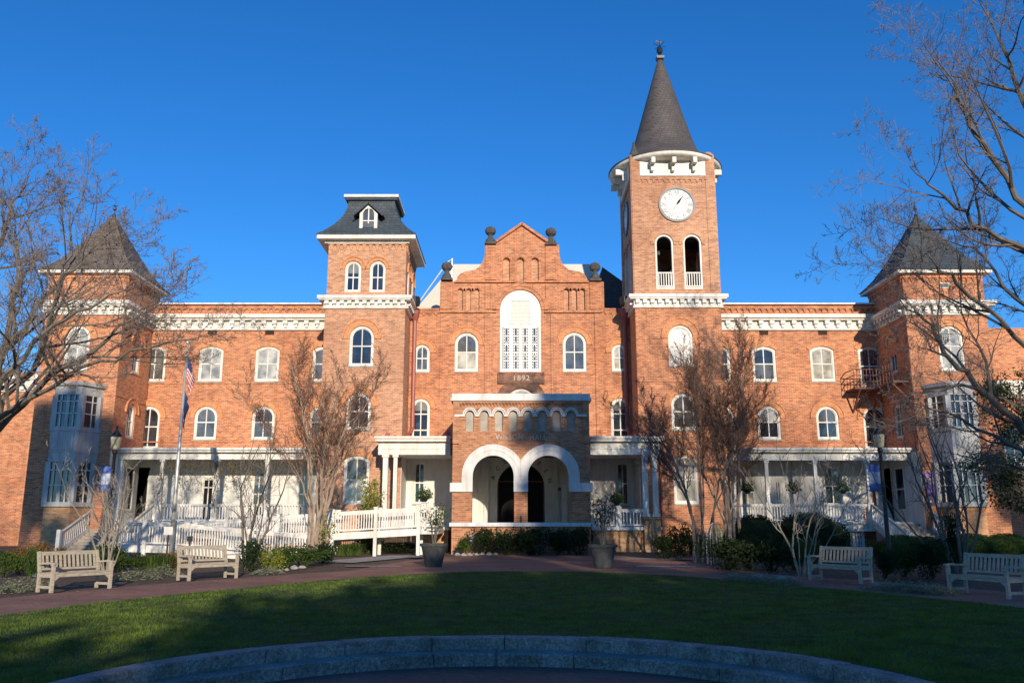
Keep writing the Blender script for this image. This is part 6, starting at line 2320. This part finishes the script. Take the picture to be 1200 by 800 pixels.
myrtle(824, 34.5, 190, 400, 8, 8, 'bare russet tree below the clock tower, the left one of the close pair', barkm='bark_grey')
myrtle(858, 35.5, 205, 395, 15, 9, 'bare russet tree right of the clock tower, the right one of the close pair')

# small bare multi-stemmed shrubs
def sapling(px, Y, spread, H, seed, label, mat, stems=7, r=0.035, lean=0):
    rr = random.Random(seed)
    x0 = at(px, 640, Y)[0]
    z0 = zg(Y)
    root = empty('bare_shrub', (x0, Y, z0), label, 'shrub', 'bare multi stemmed shrubs')
    T, C = MB(), MB()
    P = dict(seg=[5, 5, 4], wander=0.14, up=[0.05, 0.08, 0.06], rmin=0.006, tlev=1, kids=[7, 6], max=2, len=[0.42, 0.45], start=[0.25, 0.15], ang=[(20, 50), (22, 55)], gz=0.12)
    for i in range(stems):
        a = 2 * PI * i / stems + rr.uniform(-.3, .3)
        d = Vector((math.cos(a) * spread / 2 / H * rr.uniform(.4, 1.1) + lean, math.sin(a) * .5 * spread / 2 / H, 1))
        grow(T, C, (x0 + .08 * math.cos(a), Y + .08 * math.sin(a), z0 - .03), d, H * rr.uniform(.75, 1.05), r * rr.uniform(.7, 1.2), 0, dict(P, seg=[8, 5, 4]), rr)
    T.build('trunk', M[mat], root)
    C.build('crown', M[mat], root)
sapling(128, 28.0, 3.0, 3.9, 2, 'pale bare multi stemmed shrub behind the leftmost bench', 'bark_pale', 9)
sapling(292, 29.5, 3.6, 4.9, 9, 'bare branching shrub in front of the ramp bend', 'bark_grey', 6, 0.05)
sapling(938, 26.5, 4.2, 4.4, 12, 'pale bare shrub in front of the clipped round bush', 'bark_pale', 7, 0.032)
sapling(1120, 25.5, 3.8, 5.6, 14, 'dark bare shrub behind the far right bench', 'bark_grey', 8, 0.045)

# climbing vine along the left porch
rr = random.Random(77)
vr = empty('climbing_vine', (at(240, 600, YV)[0], YV, 1.9), 'straggly dry vine hanging along the beam of the left porch', 'vine')
T, C = MB(), MB()
xa, xb = at(192, 548, YV)[0], at(305, 548, YV)[0]
zt_ = Z(543, YV)
for i in range(34):
    x = rr.uniform(xa, xb); L_ = rr.uniform(0.3, 1.1) * (2.0 if rr.random() < .25 else 1)
    pts = [Vector((x, YV - 0.06, zt_ + rr.uniform(-.1, .2)))]
    for k in range(5):
        pts.append(pts[-1] + Vector((rr.gauss(0, .12), rr.gauss(0, .04), -L_ / 5)))
    T.chain(pts, [0.012] * 6, 3)
    for k in range(26):
        q = rr.choice(pts)
        leaf_card(C, q + Vector((rr.gauss(0, .15), rr.gauss(0, .07), rr.gauss(0, .12))), 0.11, rr)
for X in (at(187.5, 570, YV)[0], at(252, 570, YV)[0]):
    T.chain([(X + .1 * math.sin(k * 1.3), YV - 0.03 + .08 * math.cos(k * 1.3), 1.9 + k * .33) for k in range(11)], [0.02] * 11, 4)
    for k in range(160):
        leaf_card(C, Vector((X + rr.gauss(0, .16), YV - .02 + rr.gauss(0, .1), rr.uniform(2.4, 5.0))), .11, rr)
T.build('stem', M['bark_grey'], vr)
C.build('foliage', M['leaf_dry'], vr)

# trees behind the camera: their shadows lie over the lawn and the hall
def crown_tree(label, x, y, ells, seed, trunk_h, dens=1.0, s=0.6):
    rr = random.Random(seed)
    root = empty('evergreen_tree', (x, y, 0), label, 'tree', 'evergreens across the lawn')
    T, C = MB(), MB()
    T.chain([(x, y, -0.3), (x + .1, y, trunk_h * .5), (x, y, trunk_h)], [0.45, 0.32, 0.08], 8)
    for (cx_, cy_, cz, rx, ry, rz) in ells:
        T.chain([(x, y, cz - rz * .4), (cx_, cy_, cz)], [0.15, 0.05], 5)
        ncl = int(26 * dens)
        for _ in range(ncl):
            v = Vector((rr.gauss(0, 1), rr.gauss(0, 1), rr.gauss(0, 1))).normalized() * rr.random() ** .4
            c = Vector((cx_ + v.x * rx * .86, cy_ + v.y * ry * .86, cz + v.z * rz * .86))
            T.chain([(cx_, cy_, cz), c], [0.05, 0.02], 3)
            q = rr.uniform(.22, .38) * (rx * ry * rz) ** (1 / 3)
            for _ in range(int(110 * dens)):
                w = Vector((rr.gauss(0, 1), rr.gauss(0, 1), rr.gauss(0, 1))).normalized() * q * rr.uniform(.2, 1)
                leaf_card(C, c + w, s * rr.uniform(.6, 1.3), rr)
    T.build('trunk', M['bark_grey'], root)
    C.build('crown', M['needles'], root)
crown_tree('low spreading evergreen left of the group across the lawn', 9, -30, [(8.4, -30, 9.6, 7.2, 3.8, 5.4), (14, -31, 12.5, 5.6, 3.5, 6), (6.2, -30, 8.6, 3.2, 3, 3.5)], 1, 11, 2.0, 0.88)
crown_tree('tall narrow evergreen rising above the group across the lawn', 16.5, -30, [(16, -30, 13.5, 5.6, 3.5, 7.5), (17.6, -30, 22, 3.3, 3, 5.5), (18.0, -30, 27, 2.4, 2, 3.6)], 2, 29, 0.95, 0.72)
crown_tree('broad evergreen right of the tall one across the lawn', 24, -31, [(23, -31, 10, 7.5, 4, 8), (28, -32, 14, 6, 4, 6.5)], 3, 18, 1.8, 0.9)
crown_tree('broad evergreen at the right end of the group across the lawn', 37, -31, [(35, -31, 10, 8, 4, 8.6), (42, -31, 12, 7, 4, 8)], 4, 18, 1.8, 0.9)
crown_tree('tall pine with a high crown left of the group across the lawn', -8.4, -30, [(-8.4, -30, 24.6, 3.7, 3.0, 4.4)], 5, 26, 1.3, 0.75)
crown_tree('tall pine with a high crown at the far right across the lawn', 45, -30, [(46.5, -30, 24.5, 5.0, 3.2, 5.2)], 6, 26, 1.8, 0.8)
ex = at(1212, 600, 37)[0]  # evergreen added to stand in for a dark mass at the frame edge
rr = random.Random(33)
root = empty('evergreen_tree', (ex, 37, 0.2), 'added dark evergreen standing in for a dark mass at the right frame edge, in front of the side building', 'tree')
T, C = MB(), MB()
T.chain([(ex, 37, 0), (ex + .1, 37, 3), (ex, 37, 7.5)], [0.22, 0.15, 0.03], 8)
for _ in range(60):
    zc = rr.uniform(2.2, 8.0)
    a = rr.uniform(0, 6.28); q = rr.random() ** .5 * 2.5 * (1 - ((zc - 4.2) / 5) ** 2)
    c = Vector((ex + q * math.cos(a), 37 + q * math.sin(a), zc))
    T.chain([(ex, 37, zc - .8), c], [0.05, 0.015], 4)
    for _ in range(190):
        leaf_card(C, c + Vector((rr.gauss(0, .34), rr.gauss(0, .34), rr.gauss(0, .2))), rr.uniform(.08, .18), rr)
T.build('trunk', M['bark_grey'], root)
C.build('crown', M['leaf_dark'], root)
FAR = dict(BIG); FAR.update(kids=[9, 6, 5], max=3, rmin=0.012)
def far_bare(x, y, H, seed, label):
    rr = random.Random(seed)
    limbs = []
    for i in range(14):
        a = rr.uniform(0, 6.28); z0 = H * rr.uniform(.25, .5)
        e = Vector((math.cos(a) * H * .28, math.sin(a) * H * .2, H * rr.uniform(.35, .55)))
        p0 = Vector((x, y, z0))
        limbs.append(([p0, p0 + e * .35 + Vector((e.x * .15, e.y * .15, 0)), p0 + e * .7, p0 + e], 0.16, 0.02))
    bare_tree('bare_tree', label, 'tree', (x, y, 0), seed, FAR, limbs, 'bark_grey', 'twig', trunk=([(x, y, -0.3), (x, y, H * .4), (x + .2, y, H * .9)], [0.45, 0.33, 0.04]), group='bare trees across the lawn')
far_bare(-14.5, -18, 25, 61, 'tall bare tree across the lawn to the left of the camera')
far_bare(22, -13, 24, 64, 'bare tree across the lawn to the right of the camera')
far_bare(33, -14, 27, 63, 'tall bare tree across the lawn to the far right')

# ================================================================== GRASS AND LEAVES
rr = random.Random(99)
G = MB()
target = 210000
made = 0
while made < target:
    y = 8.5 + 21.5 * rr.random() ** 1.7
    x = rr.uniform(-1, 1) * (0.64 * y + 0.6)
    dx_, dy_ = x - KC[0], y - KC[1]
    rad = math.hypot(dx_, dy_)
    if rad < KR + 0.01: continue
    a = math.atan2(dy_, dx_)
    if rad > smooth_edge(a if a > -0.6 else a + 2 * PI) - 0.03: 
        made += 0.2
        continue
    made += 1
    k = 0.7 + y / 14
    h = rr.uniform(.02, .048) * (0.8 + 0.25 * math.sin(x * 1.7 + 1) * math.sin(y * 1.3)) * min(k, 1.6)
    w = 0.0038 * k
    t = rr.uniform(0, PI)
    cx_, sy_ = math.cos(t) * w, math.sin(t) * w
    lx_, ly_ = rr.gauss(0, .02), rr.gauss(0, .02)
    z = zg(y)
    o = len(G.v)
    G.v += [(x - cx_, y - sy_, z), (x + cx_, y + sy_, z), (x + lx_, y + ly_, z + h)]
    G.f.append((o, o + 1, o + 2))
tag(G.build('grass', M['grass']), 'short green lawn grass around the granite kerb', None, None, 'stuff')
Lf = MB()
for _ in range(1100):
    y = 9 + 22 * rr.random(); x = rr.uniform(-1, 1) * .62 * y
    if math.hypot(x - KC[0], y - KC[1]) < KR + .05: continue
    leaf_card(Lf, Vector((x, y, zg(y) + .045)), rr.uniform(.035, .085), rr, 3)
tag(Lf.build('fallen_leaves', M['leaf_red']), 'scattered small dry leaves on lawn and path', None, None, 'stuff')
